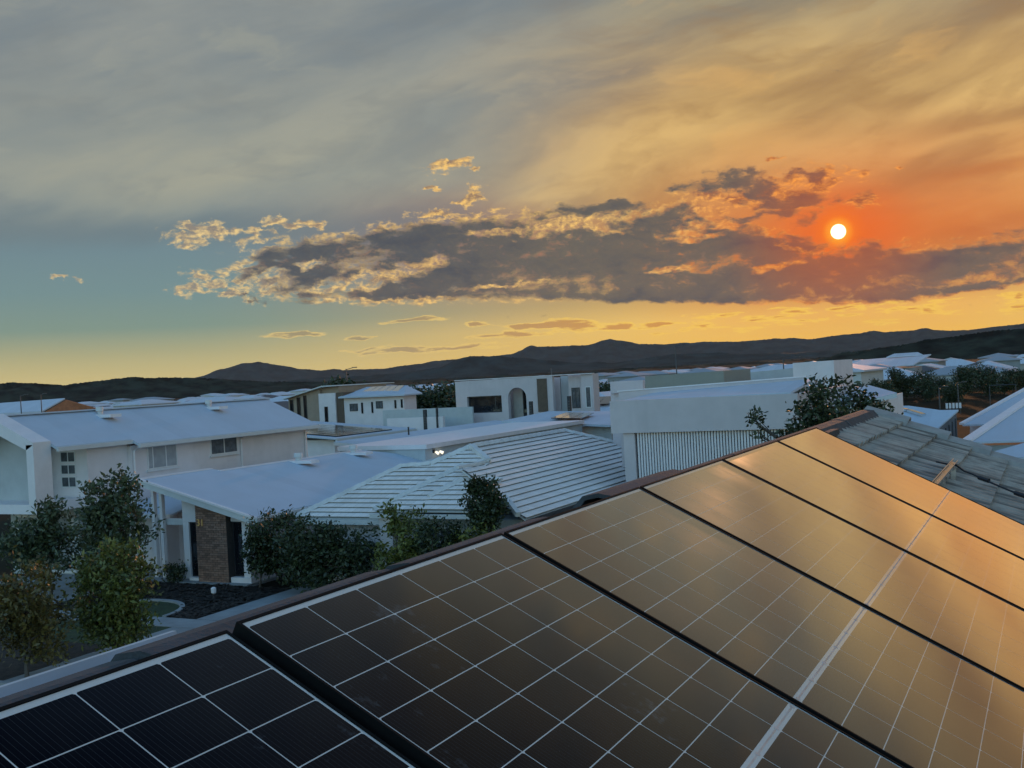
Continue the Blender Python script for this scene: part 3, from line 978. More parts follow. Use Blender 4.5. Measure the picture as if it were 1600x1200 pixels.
# ------------------------------------------------------------------ house pieces
def win_y(par, v, u0, u1, z0, z1, glass=GLASS, frame=FRAME, fw=0.05, mull=(), sill=False):
    """window in a wall that faces -Y (its plane y = v)"""
    a = MB()
    a.box(u0, u1, v - 0.03, v + 0.06, z1 - fw, z1)
    a.box(u0, u1, v - 0.03, v + 0.06, z0, z0 + fw)
    a.box(u0, u0 + fw, v - 0.03, v + 0.06, z0 + fw, z1 - fw)
    a.box(u1 - fw, u1, v - 0.03, v + 0.06, z0 + fw, z1 - fw)
    for m_ in mull:
        x = u0 + (u1 - u0) * m_
        a.box(x - fw / 2, x + fw / 2, v - 0.025, v + 0.06, z0 + fw, z1 - fw)
    w_ = a.build('window', frame, par)
    MB().box(u0 + fw, u1 - fw, v - 0.012, v + 0.05, z0 + fw, z1 - fw).build('pane', glass, w_)
    if sill: MB().box(u0 - 0.06, u1 + 0.06, v - 0.08, v + 0.02, z0 - 0.09, z0 - 0.003).build('sill', WFRAME, w_)
    return w_


def win_x(par, u, v0, v1, z0, z1, glass=GLASS, frame=FRAME, fw=0.05, mull=(), sill=False):
    """window in a wall that faces +X"""
    a = MB()
    a.box(u - 0.06, u + 0.03, v0, v1, z1 - fw, z1)
    a.box(u - 0.06, u + 0.03, v0, v1, z0, z0 + fw)
    a.box(u - 0.06, u + 0.03, v0, v0 + fw, z0 + fw, z1 - fw)
    a.box(u - 0.06, u + 0.03, v1 - fw, v1, z0 + fw, z1 - fw)
    for m_ in mull:
        y = v0 + (v1 - v0) * m_
        a.box(u - 0.06, u + 0.025, y - fw / 2, y + fw / 2, z0 + fw, z1 - fw)
    w_ = a.build('window', frame, par)
    MB().box(u - 0.05, u + 0.012, v0 + fw, v1 - fw, z0 + fw, z1 - fw).build('pane', glass, w_)
    if sill: MB().box(u - 0.02, u + 0.08, v0 - 0.06, v1 + 0.06, z0 - 0.09, z0 - 0.003).build('sill', WFRAME, w_)
    return w_


def vent(par, x, y, z, r=0.16):
    """low cowl vent with a flashing tongue"""
    o = MB().tube([(x, y, z - 0.1), (x, y, z + 0.12)], r * 0.7, 10).build('roof_vent', FASCIA, par, smooth=False)
    MB().tube([(x, y - 0.02, z + 0.12), (x, y - 0.02, z + 0.30)], [r, r * 0.95], 12).build('cowl', FASCIA, o)
    MB().box(x - 0.35, x + 0.9, y - 0.3, y + 0.3, z - 0.16, z - 0.03).build('flashing', WHITE2, o)


# ------------------------------------------------------------------ house A: two storeys, gabled portal
A = thing('two_storey_house', 'white two-storey house with a gabled portal frame and pale steel roof', 'house', (-36.5, 36, 0))
MB().box(-39.2, -33.8, 32.76, 44.4, 0.0, 5.02).build('wall', WHITE, A)
MB().box(-39.2, -34.0, 30.68, 32.755, 2.9, 5.12).build('wall', WHITE, A)
MB().prism([(-38.6, 29.5, 3.2), (-35.9, 29.5, 3.2), (-35.9, 29.5, 6.05), (-36.5, 29.5, 6.3), (-38.6, 29.5, 5.3)], (0, 0.3, 0)).build('recess_wall', GREYW, A)
MB().box(-38.8, -34.9, 30.9, 32.75, 0.0, 2.84).build('garage_wall', GREYW, A)
MB().box(-39.3, -34.0, 28.2, 30.675, 2.84, 3.2).build('floor_slab', WHITE2, A)
MB().box(-34.38, -34.0, 28.2, 29.0, 3.203, 5.42).build('portal_column', WHITE2, A)
MB().box(-39.0, -38.62, 28.2, 29.0, 3.203, 5.42).build('portal_column', WHITE2, A)
tanA = math.tan(rad(24))
for sg in (1, -1):
    e_u = -36.5 + sg * 2.5
    b_ = MB()
    b_.prism([(-36.5, 28.2, 6.62), (e_u, 28.2, 6.62 - 2.5 * tanA), (e_u, 28.2, 5.42), (e_u - sg * 0.38, 28.2, 5.23), (-36.5, 28.2, 6.10)], (0, 0.8, 0))
    b_.build('portal_rafter', WHITE2, A)
# roof leaves: front strip has a shorter overhang than the rear strip
ridge_z = 6.53
for sg in (1, -1):
    for (v0, v1, ov) in ((29.003, 32.70, 2.78), (32.704, 44.75, 3.16)):
        e = -36.5 + sg * ov
        ze = ridge_z - ov * tanA
        r_ = MB()
        r_.prism([(-36.5, v0, ridge_z), (e, v0, ze), (e, v1, ze), (-36.5, v1, ridge_z)], (0, 0, -0.11))
        r_.build('roof', ROOF_V, A)
        MB().box(*sorted((e + sg * 0.004, e + sg * 0.13)), v0, v1, ze - 0.19, ze - 0.035).build('gutter', FASCIA, A)
MB().bar((-36.5, 29.0, ridge_z + 0.02), (-36.5, 44.75, ridge_z + 0.02), 0.34, 0.05).build('ridge_cap', ROOF_V, A)
gab = MB().prism([(-39.2, 44.4, 5.0), (-33.8, 44.4, 5.0), (-36.5, 44.4, 6.38)], (0, -0.2, 0)).build('gable_wall', WHITE, A)
for z0, z1 in ((4.55, 4.99), (4.07, 4.48), (3.56, 4.0)):
    win_y(A, 30.68, -35.46, -34.63, z0, z1, CURTAIN, WFRAME, 0.04, (0.5,))
win_x(A, -33.8, 33.62, 35.32, 3.95, 4.92, BLIND, WFRAME, 0.05, (0.18, 0.62), True)
win_x(A, -33.8, 37.40, 39.18, 4.21, 5.0, CURTAIN, WFRAME, 0.05, (0.5,), True)
for v in (32.86, 39.40, 44.2):
    MB().tube([(-33.74, v, 0.1), (-33.74, v, 4.80), (-33.45, v, 4.98)], 0.05, 8).build('downpipe', WHITE2, A)
for y in (33.4, 40.0):
    vent(A, -36.1, y, 6.36)
win_y(A, 30.9, -38.4, -35.2, 0.12, 2.4, BLIND, WFRAME, 0.08)

# ------------------------------------------------------------------ house B: skillion roof, brick pillar
B = thing('brick_pillar_house', 'single-storey white house with raking steel roof and brown brick pillar', 'house', (-28, 36, 0))
kB = (3.91 - 2.54) / (30.79 - 25.47)


def zB(u): return 2.54 + (-25.47 - u) * kB


MB().prism([(-30.79, 30.2, zB(-30.79)), (-25.47, 30.2, zB(-25.47)), (-25.47, 46.2, zB(-25.47)), (-27.9, 47.0, zB(-27.9)), (-30.42, 44.2, zB(-30.42)),
            (-30.42, 34.25, zB(-30.42)), (-30.79, 34.1, zB(-30.79))], (0, 0, -0.05)).build('roof', ROOF_V, B)
MB().prism([(-30.80, 30.16, zB(-30.80) - 0.055), (-25.44, 30.16, zB(-25.44) - 0.055), (-25.44, 30.16, zB(-25.44) - 0.27), (-30.80, 30.16, zB(-30.80) - 0.27)], (0, 0.05, 0)).build('fascia', FASCIA, B)
MB().prism([(-30.83, 30.12, zB(-30.83) + 0.02), (-25.40, 30.12, zB(-25.40) + 0.02), (-25.40, 30.12, zB(-25.40) - 0.05), (-30.83, 30.12, zB(-30.83) - 0.05)], (0, 0.14, 0)).build('barge_cap', WHITE2, B)
MB().box(-25.46, -25.33, 30.18, 46.2, zB(-25.47) - 0.19, zB(-25.47) - 0.03).build('gutter', FASCIA, B)
MB().box(-30.90, -30.74, 30.2, 34.1, zB(-30.79) - 0.2, zB(-30.79) + 0.035).build('high_flashing', WHITE2, B)
MB().box(-30.53, -30.37, 34.12, 44.2, zB(-30.42) - 0.2, zB(-30.42) + 0.035).build('high_flashing', WHITE2, B)
MB().prism([(-30.7, 30.25, zB(-30.7) - 0.12), (-25.5, 30.25, zB(-25.5) - 0.12), (-25.5, 46, zB(-25.5) - 0.12), (-30.4, 44, zB(-30.4) - 0.12)], (0, 0, -0.06)).build('soffit', FASCIA, B)
for y in (38.8, 43.0):
    vent(B, -30.05, y, zB(-30.05) + 0.12, 0.2)
# body: walls follow the rake
body = MB()
body.prism([(-29.28, 30.9, 0), (-26.1, 30.9, 0), (-26.1, 30.9, zB(-26.1) - 0.19), (-29.28, 30.9, zB(-29.28) - 0.19)], (0, 13, 0))
body.build('wall', WHITE, B)
fr_ = MB()
fr_.prism([(-29.28, 30.7, 2.26), (-28.46, 30.7, 2.26), (-28.46, 30.7, zB(-28.46) - 0.2), (-29.28, 30.7, zB(-29.28) - 0.2)], (0, 0.197, 0))
fr_.build('front_wall', WHITE2, B)
MB().box(-29.28, -29.0, 30.7, 30.897, 0.15, 2.257).build('front_wall', WHITE2, B)
MB().prism([(-26.98, 30.7, 2.3), (-26.1, 30.7, 2.3), (-26.1, 30.7, zB(-26.1) - 0.2), (-26.98, 30.7, zB(-26.98) - 0.2)], (0, 0.197, 0)).build('front_wall', WHITE2, B)
MB().box(-26.42, -26.1, 30.62, 30.897, 0.1, 2.297).build('corner_column', WHITE2, B)
MB().box(-26.98, -26.05, 30.55, 30.897, 0.0, 0.30).build('sill_block', WHITE2, B)
MB().box(-29.0, -28.47, 30.6, 30.897, 0.0, 0.22).build('sill_block', WHITE2, B)
win_y(B, 30.80, -29.0, -28.47, 0.23, 2.25, GLASS, FRAME, 0.04)
win_y(B, 30.80, -26.97, -26.43, 0.31, 2.29, GLASS, FRAME, 0.04)
MORTAR = mat('dark_mortar', (0.075, 0.062, 0.055), 0.95, 0.2, 6.0)
core = MB().prism([(-28.44, 30.50, 0), (-27.02, 30.50, 0), (-27.02, 30.50, zB(-27.02) - 0.19), (-28.44, 30.50, zB(-28.44) - 0.19)], (0, 0.39, 0)).build('brick_pillar', MORTAR, B)
BR = [mat('brown_brick_%d' % i, c, 0.85, 0.18, 9.0, 0.3, 60) for i, c in enumerate(((0.27, 0.155, 0.11), (0.33, 0.195, 0.14), (0.21, 0.125, 0.092), (0.29, 0.18, 0.135)))]
rb_ = random.Random(11)
bm_ = [MB().box(0, 0.228, -0.022, 0.03, 0, 0.070).mesh('brick', m) for m in BR]
hm_ = [MB().box(0, 0.110, -0.022, 0.03, 0, 0.070).mesh('brick', m) for m in BR]
co = origin_of(B)
for r in range(40):
    z = 0.01 + r * 0.083
    u = -28.445
    if r % 2: lst = [0.11] + [0.228] * 5 + [0.11]
    else: lst = [0.228] * 6
    for L in lst:
        if z + 0.08 < zB(u + L) - 0.2:
            o = bpy.data.objects.new('brick', rb_.choice(bm_ if L > 0.2 else hm_))
            sc.collection.objects.link(o)
            o.parent = core
            o.location = (u - co.x, 30.50 - co.y + rb_.uniform(-0.004, 0.004), z - co.z)
        u += L + 0.0105
# posts and beam under the high corner
MB().box(-31.0 + 0.0, -30.86, 30.9, 31.06, 0.0, zB(-30.79) - 0.2).build('post', WHITE2, B)
MB().box(-30.60, -30.46, 30.9, 31.06, 0.0, zB(-30.5) - 0.2).build('post', WHITE2, B)
MB().box(-31.08, -29.3, 31.10, 31.22, 2.08, 2.32).build('beam', FASCIA, B)
# entry recess and garage wing at the left
MB().box(-33.7, -29.285, 33.2, 36.0, 0, 2.38).build('entry_wall', WHITE, B)
MB().box(-33.7, -31.9, 32.3, 33.195, 0, 2.38).build('garage_wall', WHITE, B)
rg = MB().prism([(-33.75, 31.55, 2.43), (-30.6, 31.55, 2.43), (-30.6, 36.5, 3.35), (-33.75, 36.5, 3.35)], (0, 0, -0.07)).build('porch_roof', ROOF_U, B)
MB().box(-33.75, -30.6, 31.40, 31.545, 2.27, 2.42).build('porch_gutter', FASCIA, B)
gd = MB()
for k in range(5):
    gd.box(-33.5, -32.0, 32.27, 32.297, 0.1 + k * 0.42, 0.1 + k * 0.42 + 0.405)
gd.build('garage_door', WHITE2, B)
MB().box(-31.2, -26.0, 30.25, 31.9, 0.0, 0.11).build('porch_slab', CONC, B)
# house number, lit from behind
NUM = bpy.data.materials.new('warm_lit_numerals')
NUM.use_nodes = True
nb = NUM.node_tree.nodes['Principled BSDF']
nb.inputs['Base Color'].default_value = (0.34, 0.27, 0.11, 1)
nb.inputs['Emission Color'].default_value = (1.0, 0.72, 0.22, 1)
nb.inputs['Emission Strength'].default_value = 0.022
fc = bpy.data.curves.new('house_number', 'FONT')
fc.body = '31'
fc.size = 0.36
fc.extrude = 0.012
fo = bpy.data.objects.new('house_number_tmp', fc)
sc.collection.objects.link(fo)
dg = bpy.context.evaluated_depsgraph_get()
nm = bpy.data.meshes.new_from_object(fo.evaluated_get(dg))
bpy.data.objects.remove(fo)
nm.materials.clear()
nm.materials.append(NUM)
no = bpy.data.objects.new('house_number', nm)
sc.collection.objects.link(no)
no.location = (-28.38, 30.44, 2.16)
no.rotation_euler = (rad(90), 0, 0)
tag(no, 'golden backlit house number on the brown brick pillar', 'house number')

# ------------------------------------------------------------------ tiled roofs in courses
def clip(poly, f):
    """keep the part of a polygon where f(p) >= 0"""
    out = []
    for i, p in enumerate(poly):
        q = poly[(i + 1) % len(poly)]
        a, b = f(p), f(q)
        if a >= 0: out.append(p)
        if (a >= 0) != (b >= 0):
            out.append(p + (q - p) * (a / (a - b)))
    return out


def tile_material():
    m = bpy.data.materials.new('flat_roof_tile_rows')
    m.use_nodes = True
    T = Tree(m.node_tree)
    at = T.new('ShaderNodeAttribute')
    at.attribute_name = 'UVMap'
    sp = T.new('ShaderNodeSeparateXYZ')
    m.node_tree.links.new(at.outputs['Vector'], sp.inputs[0])
    x, y = S(T, sp.outputs[0]), S(T, sp.outputs[1])
    row = T.math('FLOOR', y)
    off = T.math('FRACT', row * 0.5)
    xx = x * (1 / 0.30) + off
    fr = T.math('FRACT', xx)
    tid = T.math('FLOOR', xx)
    j = T.smooth((fr - 0.5).abs(), 0.47, 0.495)
    n = T.noise(T.vec(tid, row, 0.3), 3.3, 0, 0.5)
    geo = T.new('ShaderNodeNewGeometry')
    n2 = T.noise(S(T, geo.outputs['Position']), 1.3, 5, 0.65)
    c = T.mix(T.smooth(n * 0.6 + n2 * 0.4, 0.3, 0.7), (0.78, 0.715, 0.65, 1), (0.90, 0.84, 0.78, 1))
    c = T.mix(T.smooth(n2, 0.5, 0.75) * 0.3, c, (0.52, 0.47, 0.41, 1))
    c = T.mix(j * 0.55, c, (0.2, 0.2, 0.2, 1))
    b = T.new('ShaderNodeBsdfPrincipled')
    T.put(b.inputs['Base Color'], c)
    b.inputs['Roughness'].default_value = 0.7
    o = T.new('ShaderNodeOutputMaterial')
    m.node_tree.links.new(b.outputs[0], o.inputs[0])
    return m


TILEROW = tile_material()
UNDER = mat('shade_in_tile_gap', (0.085, 0.085, 0.085), 0.95, 0.2, 5.0)  # dark colour on the tile underside deepens the shade line below each lip


def tiled_plane(par, poly, down, gauge=0.33, thick=0.046):
    """cover a planar polygon with stepped tile courses, one object each"""
    P = [Vector(p) for p in poly]
    n = Vector((0, 0, 0))
    for i in range(len(P)): n += P[i].cross(P[(i + 1) % len(P)])
    n.normalize()
    if n.z < 0: n = -n
    d = Vector(down)
    d = (d - n * d.dot(n)).normalized()
    h = n.cross(d)
    o = P[0]
    bs = [(p - o).dot(d) for p in P]
    b1 = max(bs)
    k = 0
    org = origin_of(par)
    while b1 - k * gauge > min(bs):
        hi_, lo_ = b1 - k * gauge, b1 - (k + 1) * gauge
        q = clip(P, lambda p: hi_ - (p - o).dot(d))
        q = clip(q, lambda p: (p - o).dot(d) - lo_) if len(q) > 2 else q
        k += 1
        if len(q) < 3: continue
        V, U = [], []
        for p in q:
            t = ((p - o).dot(d) - lo_) / gauge
            V.append(p + n * (0.01 + thick * t))
            U.append(((p - o).dot(h) + 50, k + 1 - 0.02 - 0.9 * t))
        m_ = len(V)
        F = [tuple(range(m_))]
        MI = [0]
        V2 = list(V)
        U2 = list(U)
        for i in range(m_):           # thin lip on the low edge with an open shadow gap under it
            a, b_ = q[i], q[(i + 1) % m_]
            if abs((a - o).dot(d) - hi_) < 1e-4 and abs((b_ - o).dot(d) - hi_) < 1e-4:
                A0, B0 = V[i], V[(i + 1) % m_]
                A1, B1 = A0 - n * 0.016, B0 - n * 0.016
                A2, B2 = a - d * 0.14 + n * 0.012, b_ - d * 0.14 + n * 0.012
                i0 = len(V2)
                V2 += [A0, B0, B1, A1, B2, A2]
                U2 += [U[i], U[(i + 1) % m_], U[(i + 1) % m_], U[i], U[(i + 1) % m_], U[i]]
                F.append((i0 + 3, i0 + 2, i0 + 1, i0))
                MI.append(0)
                F.append((i0 + 5, i0 + 4, i0 + 2, i0 + 3))
                MI.append(1)
        me = bpy.data.meshes.new('tile_course')
        me.from_pydata([tuple(v - org) for v in V2], [], F)
        uv = me.uv_layers.new(name='UVMap')
        for lp in me.loops: uv.data[lp.index].uv = U2[lp.vertex_index]
        me.materials.append(TILEROW)
        me.materials.append(UNDER)
        for pg, mi in zip(me.polygons, MI): pg.material_index = mi
        ob = bpy.data.objects.new('tile_course', me)
        sc.collection.objects.link(ob)
        ob.parent = par
    # deck under the courses
    MB().prism([tuple(p - n * 0.03) for p in P], tuple(n * -0.05)).build('roof_deck', FASCIA, par)


Cc = thing('tile_roofed_house', 'single-storey house with hipped pale grey tiled roof behind the shrubs', 'house', (-19.5, 38, 0))
tiled_plane(Cc, [(-24.24, 30.99, 2.44), (-19.5, 30.99, 2.44), (-18.3, 34.2, 3.763), (-18.36, 34.68, 3.96), (-19.68, 35.8, 4.42), (-20.75, 34.52, 3.894), (-21.93, 34.4, 3.845)], (0, -1, -0.4))
tiled_plane(Cc, [(-20.85, 30.9, 2.72), (-17.2, 30.9, 2.72), (-17.0, 33.0, 3.585), (-18.35, 33.15, 3.647), (-18.94, 33.77, 3.903)], (0, -1, -0.4))
tiled_plane(Cc, [(-19.35, 30.62, 2.77), (-15.95, 30.62, 2.77), (-17.4, 31.9, 3.297), (-18.28, 32.45, 3.524)], (0, -1, -0.4))
tiled_plane(Cc, [(-19.72, 35.9, 4.403), (-19.72, 44.5, 4.403), (-15.1, 49.2, 2.5), (-15.1, 30.75, 2.5), (-18.48, 32.85, 3.893), (-18.56, 34.9, 3.926)], (1, 0, -0.4))
# hidden far slopes close the volume
MB().face([(-24.24, 30.99, 2.44), (-21.93, 34.4, 3.845), (-20.75, 34.52, 3.894), (-19.72, 35.9, 4.4), (-19.72, 44.5, 4.4), (-24.3, 49.2, 2.45)]).build('rear_roof', TILE, Cc)
MB().face([(-24.3, 49.2, 2.45), (-19.72, 44.5, 4.4), (-15.1, 49.2, 2.5)]).build('rear_roof', TILE, Cc)


def cap_run(par, pts, w_=0.24, h_=0.10, lift=0.09, name='hip_cap'):
    """ridge and hip tiles as short overlapping pieces"""
    for a, b in zip(pts, pts[1:]):
        a, b = Vector(a), Vector(b)
        L = (b - a).length
        n = max(1, int(L / 0.42))
        for i in range(n):
            p, q = a + (b - a) * (i / n), a + (b - a) * ((i + 1.05) / n)
            d = (q - p).normalized()
            s = d.cross(Vector((0, 0, 1))).normalized()
            up = s.cross(d)
            z0, z1 = up * (lift - 0.012), up * (lift + 0.012)
            mbx = MB()
            i0 = 0
            prof = [(-w_ / 2, -0.07), (-w_ / 4, h_ * 0.45), (0, h_ * 0.6), (w_ / 4, h_ * 0.45), (w_ / 2, -0.07)]
            mbx.v += [tuple(p + z0 + s * x + up * y) for x, y in prof] + [tuple(q + z1 + s * x + up * y) for x, y in prof]
            for j in range(4): mbx.f.append((j, j + 1, j + 6, j + 5))
            mbx.f.append((0, 4, 3, 2, 1)[::-1])
            mbx.f.append((5, 6, 7, 8, 9)[::-1])
            mbx.build(name, CAPT, par)


cap_run(Cc, [(-24.24, 30.95, 2.42), (-21.93, 34.4, 3.845), (-20.75, 34.52, 3.894), (-19.72, 35.85, 4.42)])
cap_run(Cc, [(-19.72, 35.85, 4.42), (-19.72, 44.5, 4.41)], name='ridge_cap')
cap_run(Cc, [(-15.1, 49.2, 2.5), (-19.72, 44.5, 4.41)])
cap_run(Cc, [(-20.87, 30.87, 2.71), (-18.94, 33.77, 3.903)])
cap_run(Cc, [(-19.0, 31.4, 3.09), (-18.28, 32.45, 3.524)])
MB().bar((-19.66, 35.75, 4.50), (-18.42, 34.72, 4.03), 0.20, 0.14).build('verge_cap', CAPT, Cc)
MB().bar((-18.52, 32.6, 3.98), (-18.54, 34.75, 4.0), 0.14, 0.08).build('verge_cap', CAPT, Cc)
MB().bar((-16.05, 31.25, 3.12), (-15.3, 30.62, 2.66), 0.16, 0.16).build('verge_cap', CAPT, Cc)
MB().box(-23.9, -15.6, 31.5, 48.8, 0, 2.36).build('wall', GREYW, Cc)
MB().box(-20.6, -20.1, 30.75, 31.495, 0, 2.5).build('pier', WHITE, Cc)
MB().box(-24.2, -20.2, 30.86, 30.985, 2.22, 2.38).build('gutter', FASCIA, Cc)
MB().box(-20.85, -16.0, 30.55, 30.70, 2.50, 2.64).build('gutter', FASCIA, Cc)
MB().box(-15.1, -14.98, 30.8, 49.2, 2.30, 2.46).build('gutter', DARKMETAL, Cc)
gdr = MB()
for k in range(5): gdr.box(-23.6, -20.8, 31.46, 31.497, 0.1 + k * 0.42, 0.1 + k * 0.42 + 0.405)
gdr.build('garage_door', WHITE2, Cc)
win_y(Cc, 31.5, -19.6, -17.8, 0.6, 2.1, CURTAIN, WFRAME, 0.06, (0.5,))

DW = mat('cool_white_render', (0.61, 0.55, 0.55), 0.8, 0.05, 1.2, 0.12, 60, stain=0.12)
# ------------------------------------------------------------------ house D: parapet box over a slatted wall
Dh = thing('slatted_house', 'white flat-fronted house with deep parapet over vertical white battens', 'house', (-11.5, 44, 0))
MB().box(-14.93, -8.0, 38.0, 38.25, 4.67, 5.88).build('parapet', DW, Dh)
MB().box(-14.93, -14.68, 38.252, 48.0, 4.67, 5.86).build('parapet', DW, Dh)
MB().box(-8.25, -8.0, 38.252, 48.0, 4.67, 5.86).build('parapet', DW, Dh)
MB().prism([(-14.66, 38.26, 5.86), (-8.27, 38.26, 5.93), (-8.27, 42.3, 6.28), (-14.66, 42.3, 6.02)], (0, 0, -0.08)).build('roof', ROOF_U, Dh)
MB().prism([(-16.2, 42.3, 3.0), (-8.6, 42.3, 3.0), (-8.6, 42.3, 6.36), (-16.2, 42.3, 6.12)], (0, 0.2, 0)).build('upper_wall', DW, Dh)
MB().prism([(-16.25, 42.26, 6.124), (-8.55, 42.26, 6.364), (-8.55, 42.26, 6.41), (-16.25, 42.26, 6.17)], (0, 0.3, 0)).build('coping', WHITE2, Dh)
MB().box(-18.0, -8.6, 46.0, 46.3, 3.0, 6.10).build('rear_wall', DW, Dh)
MB().box(-17.88, -16.34, 45.7, 45.99, 6.0, 6.52).build('rear_parapet', DW, Dh)
MB().box(-14.5, -14.06, 38.12, 38.6, 0, 4.665).build('pilaster', DW, Dh)
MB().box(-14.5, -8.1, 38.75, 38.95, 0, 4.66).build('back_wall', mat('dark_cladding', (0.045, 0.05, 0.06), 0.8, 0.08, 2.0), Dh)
MB().box(-8.35, -8.1, 38.12, 48, 0, 4.665).build('side_wall', DW, Dh)
sl = MB().box(-0.033, 0.033, -0.045, 0.045, 0, 4.66).mesh('batten', WHITE2)
og = origin_of(Dh)
for k in range(52):
    o = bpy.data.objects.new('batten', sl)
    sc.collection.objects.link(o)
    o.parent = Dh
    o.location = (-13.95 + k * 0.108 - og.x, 38.22 - og.y, 0.0)

# ------------------------------------------------------------------ house E: arch
E_ = thing('arched_house', 'white flat-roofed two-storey house with an arched entry and brown panel', 'house', (-38, 84, 0))
v = 78.0
ac, ar_, sp_ = -38.50, 0.81, 5.28        # arch centre, radius, springing
arcp = [(ac + ar_ * math.cos(math.pi * k / 16), sp_ + ar_ * math.sin(math.pi * k / 16)) for k in range(17)]
fw = MB()
fw.prism([(-44.1, v, 2), (-43.05, v, 2), (-43.05, v, 6.82), (-44.1, v, 6.80)], (0, 0.4, 0))
fw.prism([(-43.05, v, 2), (-39.9, v, 2), (-39.9, v, 4.17), (-43.05, v, 4.17)], (0, 0.4, 0))
fw.prism([(-43.05, v, 5.53), (-39.9, v, 5.53), (-39.9, v, 6.84), (-43.05, v, 6.82)], (0, 0.4, 0))
fw.prism([(-39.9, v, 2), (ac - ar_, v, 2), (ac - ar_, v, 6.85), (-39.9, v, 6.84)], (0, 0.4, 0))
fw.prism([(ac + ar_, v, 2), (-35.35, v, 2), (-35.35, v, 6.87), (ac + ar_, v, 6.86)], (0, 0.4, 0))
top_pts = [(x, v, z) for x, z in arcp[::-1]]
for (xa, za), (xb, zb) in zip(arcp, arcp[1:]):
    fw.prism([(xa, v, za), (xb, v, zb), (xb, v, 6.853), (xa, v, 6.853)], (0, 0.4, 0))
fw.build('front_wall', DW, E_)
MB().box(-44.1, -35.4, 79.6, 84, 0, 6.70).build('wall', DW, E_)
MB().box(-44.1, -43.9, 78.402, 79.595, 0, 6.78).build('side_wall', DW, E_)
MB().box(ac - ar_ - 0.2, ac - 0.15, 79.3, 79.59, 2, 6.2).build('entry_panel', mat('pale_stone_panel', (0.45, 0.44, 0.40), 0.8, 0.1, 2), E_)
MB().box(ac - 0.14, ac + ar_ + 0.2, 79.4, 79.59, 3.5, 6.2).build('entry_door', GLASS, E_)
win_y(E_, 78.30, -43.04, -39.91, 4.18, 5.52, GLASS, FRAME, 0.08, (0.78,))
MB().box(-36.67, -35.83, 77.93, 77.998, 4.09, 6.70).build('brown_panel', BROWN, E_)
MB().box(-35.35, -33.9, 79.6, 81, 0, 6.80).build('wall', GREYW, E_)
MB().box(-34.3, -33.0, 78.7, 79.595, 0, 6.86).build('wall', DW, E_)
MB().box(-33.0, -32.0, 78.2, 79.4, 0, 6.88).build('wall', DW, E_)
win_y(E_, 78.69, -34.05, -33.35, 4.25, 5.85, CURTAIN, FRAME, 0.06, (0.5,))
win_y(E_, 78.19, -32.68, -32.2, 4.26, 5.9, CURTAIN, WFRAME, 0.06)
MB().box(-44.15, -31.95, 77.95, 78.45, 6.872, 6.93).build('coping', WHITE2, E_)
tag(MB().tube([(-37.2, 82, 6.7), (-37.2, 82, 7.5)], 0.05, 6).build('roof_antenna', POLE), 'thin antenna on the flat roof of the arched house', 'antenna')

# ------------------------------------------------------------------ house F: tan and white
F_ = thing('tan_house', 'tan and white two-storey house with sloped roof and dark slot windows', 'house', (-57, 86, 0))
v = 80.0
MB().prism([(-62.75, v, 0), (-59.2, v, 0), (-59.2, v, 6.88), (-62.75, v, 6.08)], (0, 9, 0)).build('tan_wall', TAN, F_)
MB().prism([(-63.0, v - 0.5, 6.10), (-58.6, v - 0.5, 7.08), (-57.2, v - 0.5, 7.06), (-57.2, v - 0.5, 6.98), (-58.6, v - 0.5, 6.98), (-63.0, v - 0.5, 6.0)], (0, 9.8, 0)).build('roof', FASCIA, F_)
MB().box(-59.19, -57.3, v + 0.3, v + 8, 6.0, 6.95).build('clerestory', TAN, F_)
for (a, b, z0, z1) in ((-62.6, -62.2, 3.0, 5.95), (-61.8, -61.4, 3.0, 6.15), (-61.05, -60.7, 3.0, 6.3)):
    win_y(F_, v - 0.02, a, b, z0, z1, GLASS, FRAME, 0.05)
MB().box(-59.18, -57.38, v - 0.25, v + 6, 0, 6.38).build('white_wall', WHITE, F_)
MB().box(-57.375, -56.6, v - 0.1, v + 6, 0, 6.40).build('brown_strip', BROWN, F_)
MB().box(-56.595, -50.35, v - 0.05, v + 2.0, 0, 5.93).build('white_wing', WHITE, F_)
MB().prism([(-56.8, v - 0.6, 6.0), (-49.95, v - 0.6, 5.96), (-49.95, v + 2.4, 5.99), (-52.5, v + 4, 6.70), (-56.8, v + 4, 6.75)], (0, 0, -0.12)).build('wing_roof', ROOF_U, F_)
win_y(F_, v - 0.27, -58.58, -58.22, 2.6, 5.2, GLASS, FRAME, 0.05)
for (a, b, z0, z1) in ((-55.98, -55.14, 4.69, 5.35), (-53.21, -52.52, 4.83, 5.47)):
    win_y(F_, v - 0.07, a, b, z0, z1, CURTAIN, FRAME, 0.05, (0.5,))
for (a, b, z0, z1) in ((-54.76, -54.58, 4.45, 5.41), (-53.70, -53.52, 4.47, 5.43), (-51.30, -51.12, 4.78, 5.51), (-50.65, -50.47, 4.81, 5.54)):
    win_y(F_, v - 0.07, a, b, z0, z1, GLASS, FRAME, 0.03)

GOLDPV = bpy.data.materials.new('distant_panel_glass')
GOLDPV.use_nodes = True
_T = Tree(GOLDPV.node_tree)
_g = _T.new('ShaderNodeNewGeometry')
_n = _T.noise(S(_T, _g.outputs['Position']), 2.0, 3, 0.5)
glass_face(GOLDPV, _T, _T.mix(_n, (0.010, 0.012, 0.018, 1), (0.016, 0.018, 0.024, 1)), _n, None)


